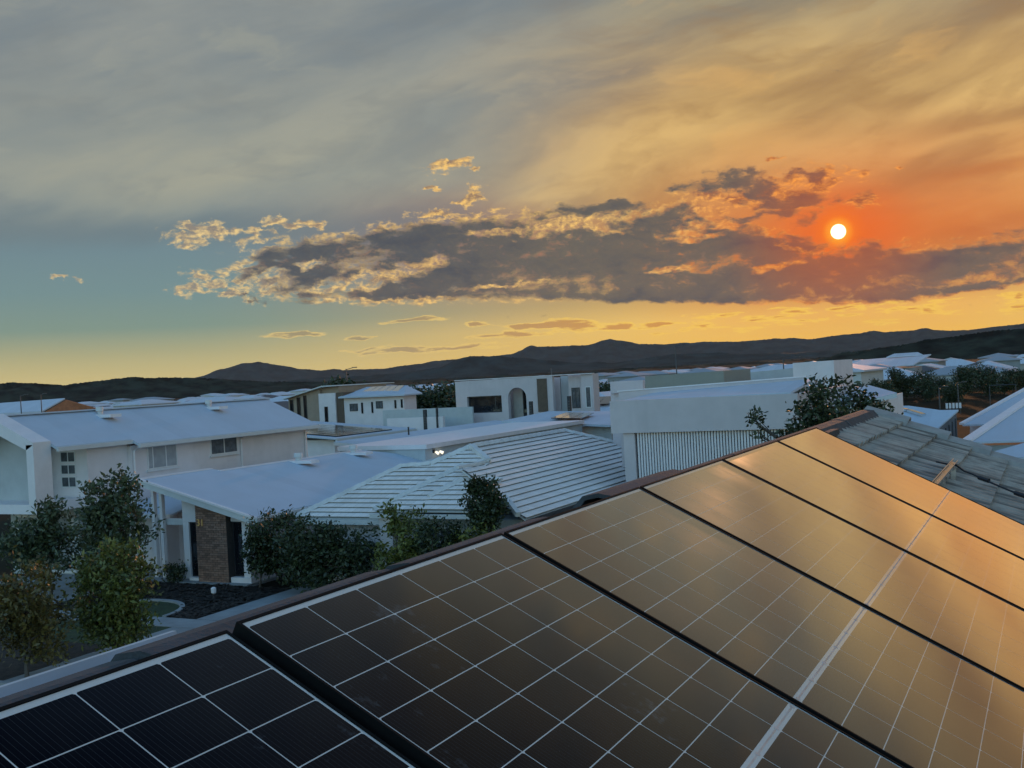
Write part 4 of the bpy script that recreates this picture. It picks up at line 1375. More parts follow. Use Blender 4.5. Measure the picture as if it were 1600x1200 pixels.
def pv_patch(corners, label, n=4):
    """a strip of roof-mounted panels far off: corners anticlockwise, split into n modules"""
    c = [Vector(p) for p in corners]
    t = thing('solar_array', label, 'solar array', tuple((c[0] + c[2]) / 2), 'solar arrays on other roofs')
    for k in range(n):
        a, b = k / n + 0.01, (k + 1) / n - 0.01
        q = [c[0].lerp(c[1], a), c[0].lerp(c[1], b), c[3].lerp(c[2], b), c[3].lerp(c[2], a)]
        MB().prism([tuple(p) for p in q], (0, 0, 0.05)).build('module', GOLDPV, t)
    return t


pv_patch([(-55.6, 80.6, 6.12), (-51.4, 80.6, 6.10), (-52.6, 83.8, 6.68), (-56.2, 83.8, 6.70)], 'pale gold solar array on the roof of the tan and white house', 5)

# ------------------------------------------------------------------ nearer flat roofs behind
M2 = thing('long_flat_house', 'long low white house with pale steel roof behind the raking roof', 'house', (-35.5, 60, 0))
MB().prism([(-34.2, 51.7, 3.5), (-34.2, 72, 3.5), (-37.4, 72, 3.80), (-37.4, 51.7, 3.80)], (0, 0, -0.05)).build('roof', ROOF_V, M2)
MB().prism([(-34.15, 51.65, 3.46), (-37.42, 51.65, 3.76), (-37.42, 51.65, 3.58), (-34.15, 51.65, 3.28)], (0, 0.045, 0)).build('fascia', FASCIA, M2)
MB().box(-34.18, -34.05, 51.7, 72, 3.27, 3.45).build('gutter', FASCIA, M2)
MB().box(-37.2, -34.6, 52.2, 72, 0, 3.26).build('wall', GREYW, M2)
MB().tube([(-36.3, 58, 3.6), (-36.3, 58, 4.2)], 0.05, 6).build('vent_pipe', DARKMETAL, M2)

M3 = thing('parapet_house', 'long white parapet wall with grey side behind the tiled roof', 'house', (-29, 56, 0))
MB().box(-32.6, -27.6, 45.5, 65.2, 0, 3.70).build('wall', GREYW, M3)
MB().box(-32.7, -27.45, 45.4, 65.25, 3.702, 3.92).build('coping', WHITE2, M3)
MB().box(-28.0, -25.9, 66.0, 74.0, 0, 3.45).build('rear_wall', GREYW, M3)
MB().prism([(-33.5, 65.3, 4.05), (-25.7, 65.3, 3.55), (-25.0, 73.0, 4.0), (-33.5, 73.0, 4.30)], (0, 0, -0.14)).build('rear_roof', ROOF_U, M3)
sl_ = thing('security_light', 'small twin floodlight glowing under the eave of the grey wall', 'floodlight', (-27.55, 46.6, 3.55))
LAMP = bpy.data.materials.new('lit_lamp')
LAMP.use_nodes = True
lb = LAMP.node_tree.nodes['Principled BSDF']
lb.inputs['Emission Color'].default_value = (1.0, 0.86, 0.6, 1)
lb.inputs['Emission Strength'].default_value = 0.4
MB().box(-27.598, -27.52, 46.2, 46.35, 3.45, 3.62).build('bracket', DARKMETAL, sl_)
for dy in (0.0, 0.42):
    MB().tube([(-27.50, 46.3 + dy, 3.5), (-27.40, 46.33 + dy, 3.44), (-27.33, 46.35 + dy, 3.40)], [0.04, 0.075, 0.08], 10).build('lamp_head', LAMP, sl_)
pv_patch([(-30.5, 69.3, 4.27), (-28.4, 69.3, 4.16), (-28.1, 66.3, 3.95), (-30.3, 66.3, 4.05)][::-1], 'small solar array on the low roof below the arched house', 3)

M1 = thing('skillion_house', 'low white house with solar-covered sloping roof left of the long flat house', 'house', (-48, 68, 0))
MB().prism([(-44.4, 61.5, 3.40), (-44.4, 72, 3.40), (-54, 72, 4.25), (-54, 61.5, 4.25)], (0, 0, -0.1)).build('roof', ROOF_V, M1)
MB().box(-44.42, -44.28, 61.5, 72, 3.18, 3.36).build('gutter', FASCIA, M1)
MB().box(-54, -45.0, 62.2, 72, 0, 3.28).build('wall', WHITE, M1)
MB().box(-48.3, -43.1, 74.0, 74.3, 0, 4.15).build('rear_parapet', WHITE, M1)
pv_patch([(-44.9, 62.3, 3.47), (-44.9, 69.5, 3.47), (-51.5, 69.5, 4.06), (-51.5, 62.3, 4.06)], 'wide pale gold solar array on the low roof beside the two-storey house', 7)
tag(MB().box(-50.3, -41.8, 76.5, 76.7, 0, 4.75).build('courtyard_wall', GREYW), 'plain grey courtyard wall in front of the tan and white house', 'wall')
M5 = thing('small_flat_house', 'small white flat-roofed building beside the arched house with golden panels', 'house', (-48.8, 88, 0))
MB().box(-49.9, -47.2, 85.5, 92, 0, 4.05).build('wall', WHITE, M5)
MB().box(-48.6, -47.2, 85.45, 85.497, 2.6, 3.75).build('opening', GLASS, M5)
pv_patch([(-49.9, 85.3, 4.08), (-47.0, 85.3, 4.08), (-47.0, 90.5, 4.5), (-49.9, 90.5, 4.5)], 'golden solar array on the small flat-roofed building', 3)
# dark louvred flue stacks
for (x, z0, z1, lab) in ((-44.7, 3.0, 4.75, 'dark slender flue stack, leftmost of the four behind the flat roofs'), (-43.6, 3.0, 4.82, 'thin dark flue stack just right of the leftmost one'),
                         (-35.4, 3.4, 5.05, 'dark slender flue stack in front of the arched entry'), (-32.25, 3.6, 5.32, 'dark slender flue stack, rightmost of the four by the glazed corner')):
    t = thing('flue_stack', lab, 'flue', (x, 74, z0), 'dark flue stacks on the flat roofs')
    wdt = 0.06 if x == -43.6 else 0.13
    MB().box(x - wdt, x + wdt, 73.9, 74.1, z0, z1).build('casing', DARKMETAL, t)
    for k in range(5):
        MB().box(x - wdt * 0.6, x + wdt * 0.6, 73.88, 73.898, z0 + 0.5 + k * 0.2, z0 + 0.56 + k * 0.2).build('louvre', POLE, t)
# boxes on the skyline to the right of the arched house
tag(MB().prism([(-21.3, 60, 4), (-16.65, 60, 4), (-16.65, 60, 6.68), (-21.3, 60, 6.59)], (0, 6, 0)).build('olive_building', WARMGREY), 'olive grey flat box building above the slatted house', 'building')
tag(MB().prism([(-18.95, 70, 4), (-14.7, 70, 4), (-14.7, 70, 6.57), (-18.95, 70, 6.37)], (0, 7, 0)).build('grey_building', GREYW), 'pale grey flat wall behind the olive box building', 'building')
tag(MB().prism([(-12.8, 60, 2), (-10.62, 60, 2), (-10.62, 60, 6.93), (-12.8, 60, 6.90)], (0, 6, 0)).build('white_building', WHITE), 'tall white flat-topped box building left of the dark field', 'building')
tag(MB().box(-60.5, -58.4, 70, 72, 0, 6.36).build('white_tower', GREYW), 'pale flat-topped block rising behind the two-storey roof', 'building')

# ------------------------------------------------------------------ right-hand neighbours
I_ = thing('eave_house', 'white house with a pale hipped roof behind the dark tree', 'house', (-8, 50, 0))
MB().prism([(-9.6, 45.0, 0), (-6.1, 45.0, 0), (-6.1, 45.0, 5.36), (-9.6, 45.0, 4.6)], (0, 5.8, 0)).build('wall', WHITE2, I_)
zI = lambda u, v: 5.56 + .215 * (u + 5.55) + .147 * (v - 44.5)
MB().prism([(u, v, zI(u, v)) for u, v in ((-5.55, 44.5), (-9.8, 44.5), (-9.8, 48.6), (-7.2, 48.6))], (0, 0, -0.07)).build('roof', ROOF_U, I_)
MB().bar((-5.55, 44.45, 5.46), (-9.8, 44.45, 4.55), 0.06, 0.16).build('fascia', FASCIA, I_)
MB().tube([(-5.9, 44.6, 5.3), (-6.05, 44.9, 5.1), (-6.05, 44.95, 0.1)], 0.05, 6).build('downpipe', WHITE2, I_)
win_y(I_, 45.0, -7.4, -6.9, 4.5, 4.75, CURTAIN, WFRAME, 0.04)
G_ = thing('low_house', 'low house with pale steel roof and two lit skylight strips', 'house', (-6.5, 57, 0))
kG = 0.33
MB().prism([(-5.6, 54.7, 3.05), (-4.4, 58.1, 4.16), (-5.25, 58.12, 4.17), (-6.8, 58.86, 4.41), (-10.5, 59.2, 4.52), (-10.5, 55.5, 3.32)], (0, 0, -0.08)).build('roof', ROOF_U, G_)
MB().prism([(-5.6, 54.75, 0), (-4.5, 58.0, 0), (-4.5, 58.0, 4.02), (-5.6, 54.75, 2.93)], (-0.2, 0, 0)).build('side_wall', mat('dark_weathered_board', (0.16, 0.165, 0.175), 0.85, 0.2, 3.0), G_)
for k in range(9):
    a = Vector((-5.6, 54.75, 0)).lerp(Vector((-4.5, 58.0, 0)), (k + 0.5) / 9)
    MB().box(a.x - 0.01, a.x + 0.035, a.y - 0.03, a.y + 0.03, 0, 2.7 + k * 0.13).build('batten', DARKMETAL, G_)
MB().box(-10.4, -5.7, 54.9, 58, 0, 2.9).build('wall', WHITE2, G_)
for (a, b) in (((-7.91, 58.71, 4.42), (-6.78, 58.12, 4.22)), ((-6.70, 58.07, 4.20), (-5.97, 57.44, 3.99))):
    o = MB().bar(a, b, 0.34, 0.10).build('skylight', GUTTER, G_)
    a2, b2 = Vector(a) + Vector((0, 0.02, 0.055)), Vector(b) + Vector((0, 0.02, 0.055))
    MB().bar(a2, b2, 0.28, 0.012).build('glazing', GOLDPV, o)
H_ = thing('hip_roof_house', 'pale hipped steel roofs of the house at the right edge', 'house', (-1.5, 58, 0))
MB().prism([(-4.4, 60.0, 3.3), (-0.6, 75, 5.1), (4.0, 75, 5.1), (2.0, 60.0, 3.3)], (0, 0, -0.08)).build('roof', ROOF_U, H_)
MB().bar((-4.45, 60.0, 3.34), (-0.6, 75, 5.14), 0.22, 0.10).build('ridge_cap', WHITE2, H_)
MB().prism([(-3.5, 49.6, 3.2), (-1.2, 62.0, 4.45), (3.5, 62.0, 4.45), (3.5, 50.5, 3.2)], (0, 0, -0.08)).build('roof', ROOF_U, H_)
MB().bar((-3.52, 49.5, 3.25), (-1.2, 62.0, 4.5), 0.42, 0.10).build('ridge_cap', WHITE2, H_)
MB().prism([(-2.9, 46.2, 2.9), (-1.15, 48.5, 3.25), (3.5, 48.5, 3.25), (3.5, 45.0, 2.75)], (0, 0, -0.08)).build('porch_roof', ROOF_U, H_)
MB().box(-3.3, 3.5, 50.2, 62, 0, 3.0).build('wall', GREYW, H_)
MB().box(-2.6, 3.4, 46.8, 48.3, 0, 2.6).build('porch_wall', GREYW, H_)
MB().box(-4.2, 3.0, 62.2, 74, 0, 3.1).build('wall', WHITE2, H_)

# ------------------------------------------------------------------ trees and shrubs
LEAF_DK = leaf_mat('dark_green_leaf', (0.020, 0.034, 0.014), (0.060, 0.080, 0.030), 0.10)
LEAF_BL = leaf_mat('blue_green_leaf', (0.034, 0.052, 0.022), (0.105, 0.130, 0.058), 0.10)
LEAF_OL = leaf_mat('olive_leaf', (0.060, 0.076, 0.016), (0.190, 0.205, 0.046), 0.12)
LEAF_BR = leaf_mat('bronze_leaf', (0.076, 0.062, 0.018), (0.175, 0.140, 0.034), 0.12)


def leaf_cloud(blobs, n, size, seed, gaps=0.04):
    """leaf sprays spread through ellipsoid blobs (x,y,z,rx,ry,rz), thinned in patches so light comes through"""
    r = random.Random(seed)
    mbx = MB()
    vols = [b[3] * b[4] * b[5] for b in blobs]
    tot = sum(vols)
    for b, vol in zip(blobs, vols):
        k = max(5, int(n * 1.85 * vol / tot / 9))
        for _ in range(k):
            while True:
                p = Vector((r.uniform(-1, 1), r.uniform(-1, 1), r.uniform(-1, 1)))
                if p.length < 1.0: break
            l = p.length
            p = p * ((0.35 + 0.65 * l) / max(l, 1e-3)) if r.random() < 0.65 else p
            c = Vector((b[0] + p.x * b[3], b[1] + p.y * b[4], b[2] + p.z * b[5]))
            if mnoise.noise(c * 1.35 + Vector((seed, 0, 0))) < -gaps and r.random() < 0.85: continue
            axis = Vector((r.gauss(0, 1), r.gauss(0, 1), r.gauss(0.3, 0.8))).normalized()
            for q in range(9):
                o = c + Vector((r.gauss(0, 1), r.gauss(0, 1), r.gauss(0, 0.8))) * size * 0.8
                d = (axis + Vector((r.gauss(0, 0.7), r.gauss(0, 0.7), r.gauss(0, 0.7)))).normalized()
                s = d.cross(Vector((r.gauss(0, 1), r.gauss(0, 1), r.gauss(0, 1)))).normalized()
                L, W = size * r.uniform(0.5, 1.4), size * r.uniform(0.4, 0.62)
                mbx.face([o, o + d * L * 0.5 + s * W * 0.5, o + d * L, o + d * L * 0.5 - s * W * 0.5])
    return mbx


def tree(name, label, cat, base, blobs, n, size, leaf, seed, trunk=0.09, group=None, limbs=True):
    t = thing(name, label, cat, base, group)
    b = Vector(base)
    r = random.Random(seed * 7 + 1)
    top = max(blobs, key=lambda q: q[2])
    low = min(q[2] - q[5] * 0.6 for q in blobs)
    mid_ = b.lerp(Vector((top[0], top[1], low)), 0.75)
    tk = MB()
    fork = Vector((b.x + (top[0] - b.x) * 0.4 + r.uniform(-.05, .05), b.y + (top[1] - b.y) * 0.4, max(b.z + 0.3, low)))
    tk.tube([b, b.lerp(fork, 0.5) + Vector((r.uniform(-.04, .04), r.uniform(-.04, .04), 0)), fork, Vector((top[0], top[1], top[2] + top[5] * 0.3))],
            [trunk, trunk * 0.82, trunk * 0.7, trunk * 0.15], 7)
    if limbs:
        for q in blobs:
            e = Vector((q[0], q[1], q[2]))
            s = fork.lerp(Vector((top[0], top[1], top[2])), r.uniform(0.0, 0.5))
            tk.tube([s, s.lerp(e, 0.5) + Vector((0, 0, 0.08)), e], [trunk * 0.5, trunk * 0.32, trunk * 0.1], 5)
            for _ in range(3):
                e2 = e + Vector((r.uniform(-1, 1) * q[3], r.uniform(-1, 1) * q[4], r.uniform(-.4, 1) * q[5])) * 0.8
                tk.tube([e.lerp(s, 0.3), e2], [trunk * 0.2, trunk * 0.05], 4)
    extra = []
    for q in blobs:          # sprigs that break the outline
        for _ in range(3):
            a_, e_ = r.uniform(0, 6.28), r.uniform(-0.2, 1.3)
            k_ = r.uniform(0.95, 1.35)
            d_ = Vector((math.cos(a_) * math.cos(e_) * q[3], math.sin(a_) * math.cos(e_) * q[4], math.sin(e_) * q[5])) * k_
            c_ = Vector((q[0], q[1], q[2]))
            rr_ = min(q[3], q[5]) * r.uniform(0.14, 0.26)
            extra.append((*(c_ + d_), rr_, rr_, rr_ * 1.4))
            tk.tube([c_ + d_ * 0.4, c_ + d_], [trunk * 0.14, trunk * 0.05], 4)
    tk.build('trunk', BARK, t)
    blobs = list(blobs) + extra
    leaf_cloud(blobs, n, size, seed).build('crown', leaf, t)
    return t


def blobs_in(c, hw, hh, k, seed, depth=None):
    """k lobes filling an ellipse of half-width hw, half-height hh around c"""
    r = random.Random(seed)
    out = []
    ang = rad(26.5)
    ex = Vector((math.cos(ang), math.sin(ang), 0))
    ey = Vector((-math.sin(ang), math.cos(ang), 0))
    for i in range(k):
        a = 2 * math.pi * (i + r.uniform(-.3, .3)) / k
        rr = r.uniform(0.45, 0.72)
        p = Vector(c) + ex * (math.cos(a) * hw * rr) + Vector((0, 0, math.sin(a) * hh * rr)) + ey * r.uniform(-.4, .4) * hw
        s = r.uniform(0.40, 0.58)
        out.append((p.x, p.y, p.z, hw * s, hw * s, hh * s * 1.05))
    out.append((c[0], c[1], c[2], hw * 0.55, hw * 0.55, hh * 0.6))
    return out


tree('street_tree', 'dark blue-green tree with a thin bare trunk on the left driveway edge', 'tree', (-32.4, 27.3, 0.06),
     blobs_in((-32.6, 27.2, 1.95), 1.5, 1.30, 7, 1), 4420, 0.195, LEAF_BL, 1, 0.06)
tree('street_tree', 'tallest slender blue-green tree reaching up to the two-storey wall', 'tree', (-28.9, 26.9, 0.06),
     [(-29.15, 26.8, 3.35, .75, .7, .85), (-28.5, 27.1, 3.95, .5, .5, .55), (-29.3, 26.9, 2.5, .8, .8, .8), (-28.6, 26.9, 2.2, .9, .8, .9), (-28.2, 27.0, 2.9, .35, .35, .5), (-27.75, 27.1, 3.2, .22, .22, .3), (-28.9, 26.9, 1.6, .8, .8, .7)],
     3910, 0.195, LEAF_BL, 2, 0.07)
tree('street_tree', 'bronze-green bushy tree at the bottom left edge beside the road', 'tree', (-23.6, 19.0, 0.06),
     blobs_in((-23.75, 19.0, 1.62), 1.22, 1.25, 8, 3), 5440, 0.143, LEAF_BR, 3, 0.06)
tree('street_tree', 'olive green rounded tree in front of the mulch bed, right of the bronze one', 'tree', (-22.95, 21.2, 0.06),
     [(-22.85, 21.3, 2.35, .85, .8, .75), (-23.2, 21.2, 1.6, .85, .8, .8), (-22.4, 21.4, 1.5, .75, .8, .8), (-22.9, 21.3, .9, .9, .8, .7), (-22.3, 21.3, 2.0, .6, .6, .6), (-23.4, 21.2, 2.2, .5, .5, .5)],
     6290, 0.150, LEAF_OL, 4, 0.06)
tree('entry_shrub', 'small leafy shrub beside the dark strip window left of the brick pillar', 'shrub', (-29.35, 30.35, 0.06),
     [(-29.35, 30.35, .55, .22, .22, .45), (-29.5, 30.3, .35, .3, .25, .3)], 357, 0.120, LEAF_DK, 5, 0.02)
G_S = 'shrubs in front of the tiled house'
tree('garden_shrub', 'dense near-black shrub against the right corner of the brick pillar house', 'shrub', (-25.3, 30.1, 0.06),
     blobs_in((-24.7, 30.2, 1.4), 0.95, 1.2, 6, 6), 4420, 0.150, LEAF_DK, 6, 0.05, G_S)
tree('garden_shrub', 'widest dark green shrub below the left eave of the tiled roof', 'shrub', (-22.9, 29.9, 0.06),
     blobs_in((-22.15, 30.0, 1.3), 1.75, 1.2, 9, 7), 6460, 0.165, LEAF_DK, 7, 0.06, G_S)
tree('garden_shrub', 'tufted olive shrub with two bare-stemmed tops rising over the tiled eave', 'shrub', (-19.3, 29.9, 0.06),
     [(-19.15, 29.9, 1.6, .6, .6, 1.0), (-19.45, 29.9, 2.75, .22, .22, .2), (-18.75, 29.9, 2.55, .32, .3, .22), (-19.35, 29.9, 2.25, .12, .12, .3), (-18.9, 29.9, 1.0, .7, .6, .8), (-19.7, 29.9, 1.0, .5, .5, .7)],
     2890, 0.165, LEAF_OL, 8, 0.035, G_S)
tree('garden_shrub', 'low dark shrub between the tufted one and the small round tree', 'shrub', (-17.9, 29.9, 0.06),
     blobs_in((-17.75, 29.95, 1.5), .85, 1.05, 6, 9), 3060, 0.150, LEAF_DK, 9, 0.035, G_S)
tree('garden_tree', 'small round-topped dark tree on a pale thin trunk before the tiled roof', 'tree', (-16.35, 30.0, 0.06),
     [(-16.15, 30.1, 3.42, .34, .34, .42), (-16.3, 30.1, 3.0, .42, .4, .5), (-15.98, 30.1, 2.95, .40, .4, .45), (-16.2, 30.1, 2.55, .4, .4, .3), (-16.4, 30.1, 3.55, .2, .2, .22)],
     3060, 0.143, LEAF_DK, 10, 0.04, G_S)
tree('garden_shrub', 'dark low shrub under the small round-topped tree', 'shrub', (-16.5, 29.5, 0.06),
     [(-16.4, 29.6, 1.7, .7, .6, .7), (-17.1, 29.6, 1.3, .6, .5, .8), (-15.7, 29.6, 1.4, .5, .5, .7)], 2210, 0.150, LEAF_OL, 11, 0.03, G_S)
tree('backlit_tree', 'dark tree against the sunset just beyond the far end of the solar panels', 'tree', (-4.6, 24.4, 0),
     [(-4.35, 24.5, 5.85, .85, .8, .5), (-4.9, 24.3, 5.6, .45, .5, .5), (-3.85, 24.7, 5.75, .6, .6, .45), (-4.6, 24.5, 6.25, .4, .4, .25), (-4.1, 24.6, 6.2, .35, .35, .25), (-3.5, 24.8, 5.35, .35, .4, .4),
      (-5.5, 24.2, 5.1, .2, .3, .3), (-4.5, 24.4, 5.2, 1.0, .9, .6), (-6.0, 24.1, 5.65, .10, .10, .22), (-5.9, 24.1, 5.35, .08, .08, .18), (-4.4, 24.4, 4.4, 1.1, 1, .7)],
     5780, 0.128, LEAF_DK, 12, 0.10)

# far trees: three crowns, copied about
proto = []
for k in range(3):
    r = random.Random(40 + k)
    bl = [(r.uniform(-1.6, 1.6), r.uniform(-1.6, 1.6), r.uniform(1.2, 5.6), r.uniform(.9, 1.7), r.uniform(.9, 1.7), r.uniform(.7, 1.4)) for _ in range(12)]
    bl.append((0, 0, 2.9, 1.8, 1.8, 2.2))
    proto.append((leaf_cloud(bl, 2300, 0.42, 60 + k, 0.25).mesh('crown', LEAF_DK), MB().tube([(0, 0, 0), (0.1, 0, 2.2), (0, 0.1, 4.5)], [.16, .13, .04], 6).mesh('trunk', BARK)))


def far_tree(az, dist, s, label, group, k):
    x, y = math.sin(rad(az)) * dist, math.cos(rad(az)) * dist
    t = thing('far_tree', label, 'tree', (x, y, 0), group)
    t.scale = (s * 1.1, s * 1.1, s)
    t.rotation_euler = (0, 0, k * 1.7)
    for nm_, me in zip(('crown', 'trunk'), proto[k % 3]):
        o = bpy.data.objects.new(nm_, me)
        sc.collection.objects.link(o)
        o.parent = t


rf = random.Random(77)
ORD = ['first', 'second', 'third', 'fourth', 'fifth', 'sixth', 'seventh', 'eighth', 'ninth', 'tenth', 'eleventh', 'twelfth', 'thirteenth', 'fourteenth',
       'fifteenth', 'sixteenth', 'seventeenth', 'eighteenth', 'nineteenth', 'twentieth']
for k in range(20):
    far_tree(-8.3 + k * 0.46 + rf.uniform(-.15, .15), rf.uniform(150, 215), rf.uniform(0.48, 0.80), '%s dark bushy tree from the left in the row across the dusky field' % ORD[k], 'trees across the field', k)
for k in range(13):
    far_tree(-33.4 + k * 0.36 + rf.uniform(-.14, .14), rf.uniform(104, 135), rf.uniform(0.85, 1.12), '%s dark tree from the left in the clump between tan and arched houses' % ORD[k], 'trees behind the arched house', k)
for k in range(6):
    far_tree(-39.8 + k * 0.5, rf.uniform(110, 125), rf.uniform(0.55, 0.75), '%s low dark tree from the left, left of the tan house' % ORD[k], 'trees left of the tan house', k)
for k in range(4):
    far_tree(-35.9 + k * 0.4, rf.uniform(125, 150), rf.uniform(1.0, 1.2), '%s dark tree from the left rising behind the tan house roof' % ORD[k], 'trees behind the tan house', k)
for k in range(7):
    far_tree(-22.2 + k * 0.4, rf.uniform(120, 150), rf.uniform(0.7, 0.95), '%s dark tree from the left between arched house and olive box' % ORD[k], 'trees right of the arched house', k)
for k in range(5):
    far_tree(-9.0 + k * 0.35, rf.uniform(115, 150), rf.uniform(0.4, 0.6), '%s low shrub from the left on the near side of the dusky field' % ORD[k], 'shrubs on the field edge', k)
fld = MB()
fld.face([(-26, 84, 0.03), (30, 84, 0.03), (40, 260, 0.03), (-45, 260, 0.03)])
struct(fld.build('field', mat('dusky_field_grass', (0.012, 0.013, 0.008), 1.0, 0.45, 0.25, 0.4, 3.0, spec=0.1)))

# ------------------------------------------------------------------ the estate beyond
FARROOF = [roof_metal('far_roof_pale', (0.60, 0.63, 0.68), 0, 0.4), roof_metal('far_roof_grey', (0.34, 0.37, 0.41), 0, 0.4), roof_metal('far_roof_dark', (0.10, 0.105, 0.115), 0, 0.4)]
FARWALL = [mat('far_wall_white', (0.6, 0.61, 0.6), 0.85, 0.05, 0.5), mat('far_wall_grey', (0.30, 0.31, 0.31), 0.85, 0.05, 0.5), mat('far_wall_cream', (0.48, 0.43, 0.36), 0.85, 0.05, 0.5)]


def house_meshes(w_, d_, ev, rise, hip, rm, wm):
    """hipped or gabled house, origin at its middle on the ground"""
    a, b = w_ / 2, d_ / 2
    wl = MB().box(-a + .5, a - .5, -b + .5, b - .5, 0, ev)
    rf_ = MB()
    ry = b - (a if hip else 0.0)
    ry = max(ry, 0.3)
    e = [(-a, -b, ev), (a, -b, ev), (a, b, ev), (-a, b, ev)]
    r0, r1 = (0, -ry, ev + rise), (0, ry, ev + rise)
    rf_.v = e + [r0, r1] + [(x, y, z - 0.25) for x, y, z in e]
    rf_.f = [(0, 1, 4), (1, 2, 5, 4), (2, 3, 5), (3, 0, 4, 5), (0, 6, 7, 1), (1, 7, 8, 2), (2, 8, 9, 3), (3, 9, 6, 0), (6, 9, 8, 7)]
    wn = MB()
    for x in (-a * 0.5, a * 0.35):
        wn.box(x - 0.7, x + 0.7, -b + .46, -b + .499, 0.9, 2.1)
    return rf_.mesh('roof', rm), wl.mesh('wall', wm), wn.mesh('windows', GLASS)


variants = []
rv = random.Random(9)
for k in range(9):
    two = k in (3, 7)
    variants.append(house_meshes(rv.uniform(9, 13), rv.uniform(14, 20), 4.9 if two else rv.uniform(2.7, 3.2), rv.uniform(1.3, 2.1) if not two else 1.2, k != 4,
                                 FARROOF[0 if k < 6 else (1 if k < 8 else 2)], FARWALL[k % 3]))
placed = []


def far_house(x, y, k, rz, label, group, sc_=1.0):
    t = thing('far_house', label, 'house', (x, y, 0), group)
    t.rotation_euler = (0, 0, rz)
    t.scale = (sc_,) * 3
    for nm_, me in zip(('roof', 'wall', 'window_row'), variants[k]):
        o = bpy.data.objects.new(nm_, me)
        sc.collection.objects.link(o)
        o.parent = t
    placed.append(t)


zones = [(-53, -34.5, 210, 1100, 92, 'the far estate at left', 'distant houses at left'),
         (-34.5, -20, 190, 1100, 78, 'the estate behind the arched house', 'distant houses in the middle'),
         (-21.5, -9.3, 150, 1000, 90, 'the estate above the slatted house', 'distant houses right of the middle'),
         (-9.3, 1.5, 240, 700, 34, 'the far estate at right', 'distant houses at right')]
rz_ = random.Random(21)
for a0, a1, r0, r1, n, lab, grp in zones:
    k = tries = 0
    while k < n and tries < 4000:
        tries += 1
        az = rz_.uniform(a0, a1)
        rr = r0 * (r1 / r0) ** (rz_.random() ** 0.9)
        x, y = math.sin(rad(az)) * rr, math.cos(rad(az)) * rr
        x = round(x / 17.0) * 17.0 + (round(y / 24.0) % 2) * 4
        y = round(y / 24.0) * 24.0
        if any(abs(x - q[0]) < 13 and abs(y - q[1]) < 19 for q in [(p.location.x, p.location.y) for p in placed]): continue
        if math.hypot(x, y) < r0 - 5: continue
        kk = rz_.randrange(9)
        lk = ('pale hip-roofed', 'pale hip-roofed', 'pale hip-roofed', 'pale-roofed two-storey', 'pale gable-roofed', 'pale hip-roofed', 'grey-roofed', 'grey-roofed two-storey', 'dark-roofed')[kk]
        dd = 'in the nearest rows' if rr < r0 * 1.5 else ('in the middle rows' if rr < r0 * 2.6 else 'in the farthest rows')
        far_house(x + rz_.uniform(-1.5, 1.5), y + rz_.uniform(-1.5, 1.5), kk, rz_.choice((0, 0, math.pi / 2, math.pi)) + rz_.uniform(-.06, .06), '%s house %s of %s' % (lk, dd, lab), grp, rz_.uniform(0.9, 1.08))
        k += 1
near_far = [(-21.4, 110, 0), (-19.7, 126, 2), (-18.2, 112, 5), (-16.6, 128, 1), (-15.0, 116, 0), (-13.3, 128, 6), (-11.6, 120, 2)]
for i_, (az, rr, kk) in enumerate(near_far):
    x, y = math.sin(rad(az)) * rr, math.cos(rad(az)) * rr
    far_house(x, y, kk, rz_.choice((0, math.pi / 2)) + 0.03 * i_, '%s %s-roofed house from the left in the row just above the slatted house' % (ORD[i_], 'grey' if kk == 6 else 'pale'), 'first row of the estate', 1.05)
for i_, (az, rr, kk) in enumerate(((-34.6, 168, 1), (-32.6, 160, 2), (-31.0, 172, 0), (-29.4, 165, 5))):
    x, y = math.sin(rad(az)) * rr, math.cos(rad(az)) * rr
    far_house(x, y, kk, 0.4 * i_, '%s pale-roofed house from the left in the row behind the dark clump' % ORD[i_], 'row behind the dark clump', 1.05)
for dx_ in (-2.4, 0.2):
    x, y = math.sin(rad(-21.4)) * 110, math.cos(rad(-21.4)) * 110
    pv_patch([(x + dx_, y - 6.6, 3.9), (x + dx_ + 2.2, y - 6.6, 3.9), (x + dx_ + 2.2, y - 4.6, 4.55), (x + dx_, y - 4.6, 4.55)], 'dark solar array, %s of two on the pale roof right of the arched house' % ('left' if dx_ < 0 else 'right'), 2)
# named far buildings
LG = thing('orange_gable_barn', 'long pale-roofed building with an orange gable at the far left', 'building', (-130, 107, 0))
c0 = Vector((-130, 107, 0))
ux = Vector((math.cos(rad(26.5)), math.sin(rad(26.5)), 0))
uy = Vector((-ux.y, ux.x, 0))


def pt(a, b, z): return tuple(c0 + ux * a + uy * b + Vector((0, 0, z)))


MB().prism([pt(-5.2, -4, 5.7), pt(4.0, -4, 5.75), pt(5.6, 0, 7.35), pt(-4.0, 0, 7.15)], (0, 0, -0.2)).build('roof', FARROOF[0], LG)
MB().prism([pt(-4.0, 0, 7.15), pt(5.6, 0, 7.35), pt(4.0, 4, 5.7), pt(-5.2, 4, 5.7)], (0, 0, -0.2)).build('roof', FARROOF[0], LG)
MB().prism([pt(4.2, -3.6, 4.0), pt(8.6, 3.0, 4.0), pt(8.6, 3.0, 5.7), pt(5.7, 0, 7.1), pt(4.2, -3.6, 5.6)], tuple(uy * 0.4)).build('gable_wall', ORANGE, LG)
MB().prism([pt(-5, -3.6, 0), pt(4.1, -3.6, 0), pt(4.1, 3.6, 0), pt(-5, 3.6, 0)], (0, 0, 5.4)).build('wall', mat('dark_shed_wall', (0.06, 0.062, 0.07), 0.8), LG)
RB = thing('club_building', 'broad pale-roofed building with stepped ridge beyond the field trees', 'building', (-34, 248, 0))
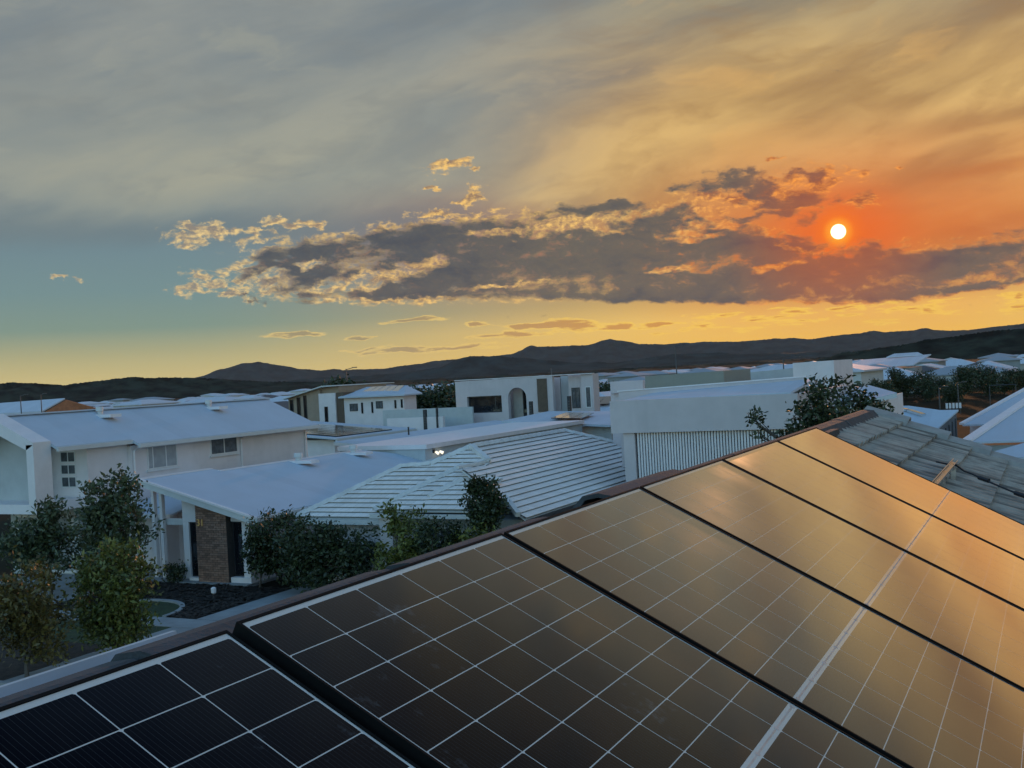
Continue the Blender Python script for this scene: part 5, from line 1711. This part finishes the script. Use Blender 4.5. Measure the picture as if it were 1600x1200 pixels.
MB().prism([(-43, 236, 4.6), (-26, 236, 5.0), (-24, 252, 6.9), (-38, 252, 6.5)], (0, 0, -0.2)).build('roof', FARROOF[0], RB)
MB().prism([(-33, 250, 6.8), (-25.5, 250, 6.9), (-27, 255, 7.5), (-32, 255, 7.45)], (0, 0, -0.2)).build('upper_roof', FARROOF[0], RB)
MB().prism([(-42, 222, 2.6), (-33, 222, 2.8), (-32, 234, 4.4), (-41, 234, 4.3)], (0, 0, -0.2)).build('lower_roof', FARROOF[0], RB)
MB().box(-41, -26, 237, 252, 0, 4.4).build('wall', FARWALL[1], RB)
MB().box(-41, -33.5, 223, 234, 0, 2.4).build('lower_wall', FARWALL[1], RB)


# ------------------------------------------------------------------ street furniture far off
def lamp(az, dist, h, label, arm=1.2):
    x, y = math.sin(rad(az)) * dist, math.cos(rad(az)) * dist
    t = thing('street_lamp', label, 'street lamp', (x, y, 0), 'street lamps in the estate')
    MB().tube([(x, y, 0), (x, y, h * 0.5), (x, y, h)], [0.10, 0.08, 0.055], 8).build('pole', POLE, t)
    MB().tube([(x, y, h - 0.1), (x + arm, y - 0.2, h + 0.1)], [0.04, 0.035], 6).build('arm', POLE, t)
    MB().box(x + arm - 0.1, x + arm + 0.5, y - 0.32, y - 0.08, h + 0.06, h + 0.16).build('lamp_head', POLE, t)


lamp(-17.9, 116, 9.3, 'tall dark street lamp rising above the olive box building')
lamp(-35.1, 134, 9.0, 'thin street lamp behind the roof of the tan house')
lamp(-12.5, 112, 7.3, 'pale street lamp left of the tall white box building')
lamp(-50.75, 160, 8.0, 'street lamp before the orange-gabled building, left of the two')
lamp(-49.85, 160, 8.0, 'street lamp before the orange-gabled building, right of the two', 0.8)
lamp(-5.17, 145, 2.8, 'short dark lamp pole in the field, left of the two', 0.6)
lamp(-4.31, 150, 3.1, 'short lamp pole with pale tip in the field, right of the two', 0.6)
for k in range(5):
    x = -11.2 + k * 0.35
    t = thing('marker_post', '%s small white marker board from the left in the row on the dusky field' % ORD[k], 'marker', (x, 132, 0), 'white markers on the field')
    MB().box(x - 0.12, x + 0.12, 131.95, 132.05, 0.72, 1.32).build('board', WHITE2, t)
    MB().box(x - 0.03, x + 0.03, 132.06, 132.12, 0, 1.2).build('post', POLE, t)
gp = thing('goal_frame', 'thin pale goal frame standing on the dusky field at right', 'goal', (-6.2, 150, 0))
for x in (-7.6, -4.6): MB().tube([(x, 150, 0), (x, 150, 2.6)], 0.05, 6).build('post', POLE, gp)
MB().tube([(-7.6, 150, 2.6), (-4.6, 150, 2.6)], 0.05, 6).build('crossbar', POLE, gp)

# ------------------------------------------------------------------ air
def haze():
    o = MB().box(-11900, 11900, -11900, 11900, -6, 330).build('haze', MATS['white_render'])
    m = bpy.data.materials.new('thin_evening_smoke')
    m.use_nodes = True
    T = Tree(m.node_tree)
    v = T.new('ShaderNodeVolumePrincipled')
    v.inputs['Color'].default_value = (0.80, 0.84, 0.92, 1)
    v.inputs['Density'].default_value = HAZE_DENSITY
    v.inputs['Anisotropy'].default_value = 0.15
    out = T.new('ShaderNodeOutputMaterial')
    m.node_tree.links.new(v.outputs[0], out.inputs['Volume'])
    o.data.materials.clear()
    o.data.materials.append(m)
    struct(o, 'stuff')


HAZE_DENSITY = 1.6e-5
haze()
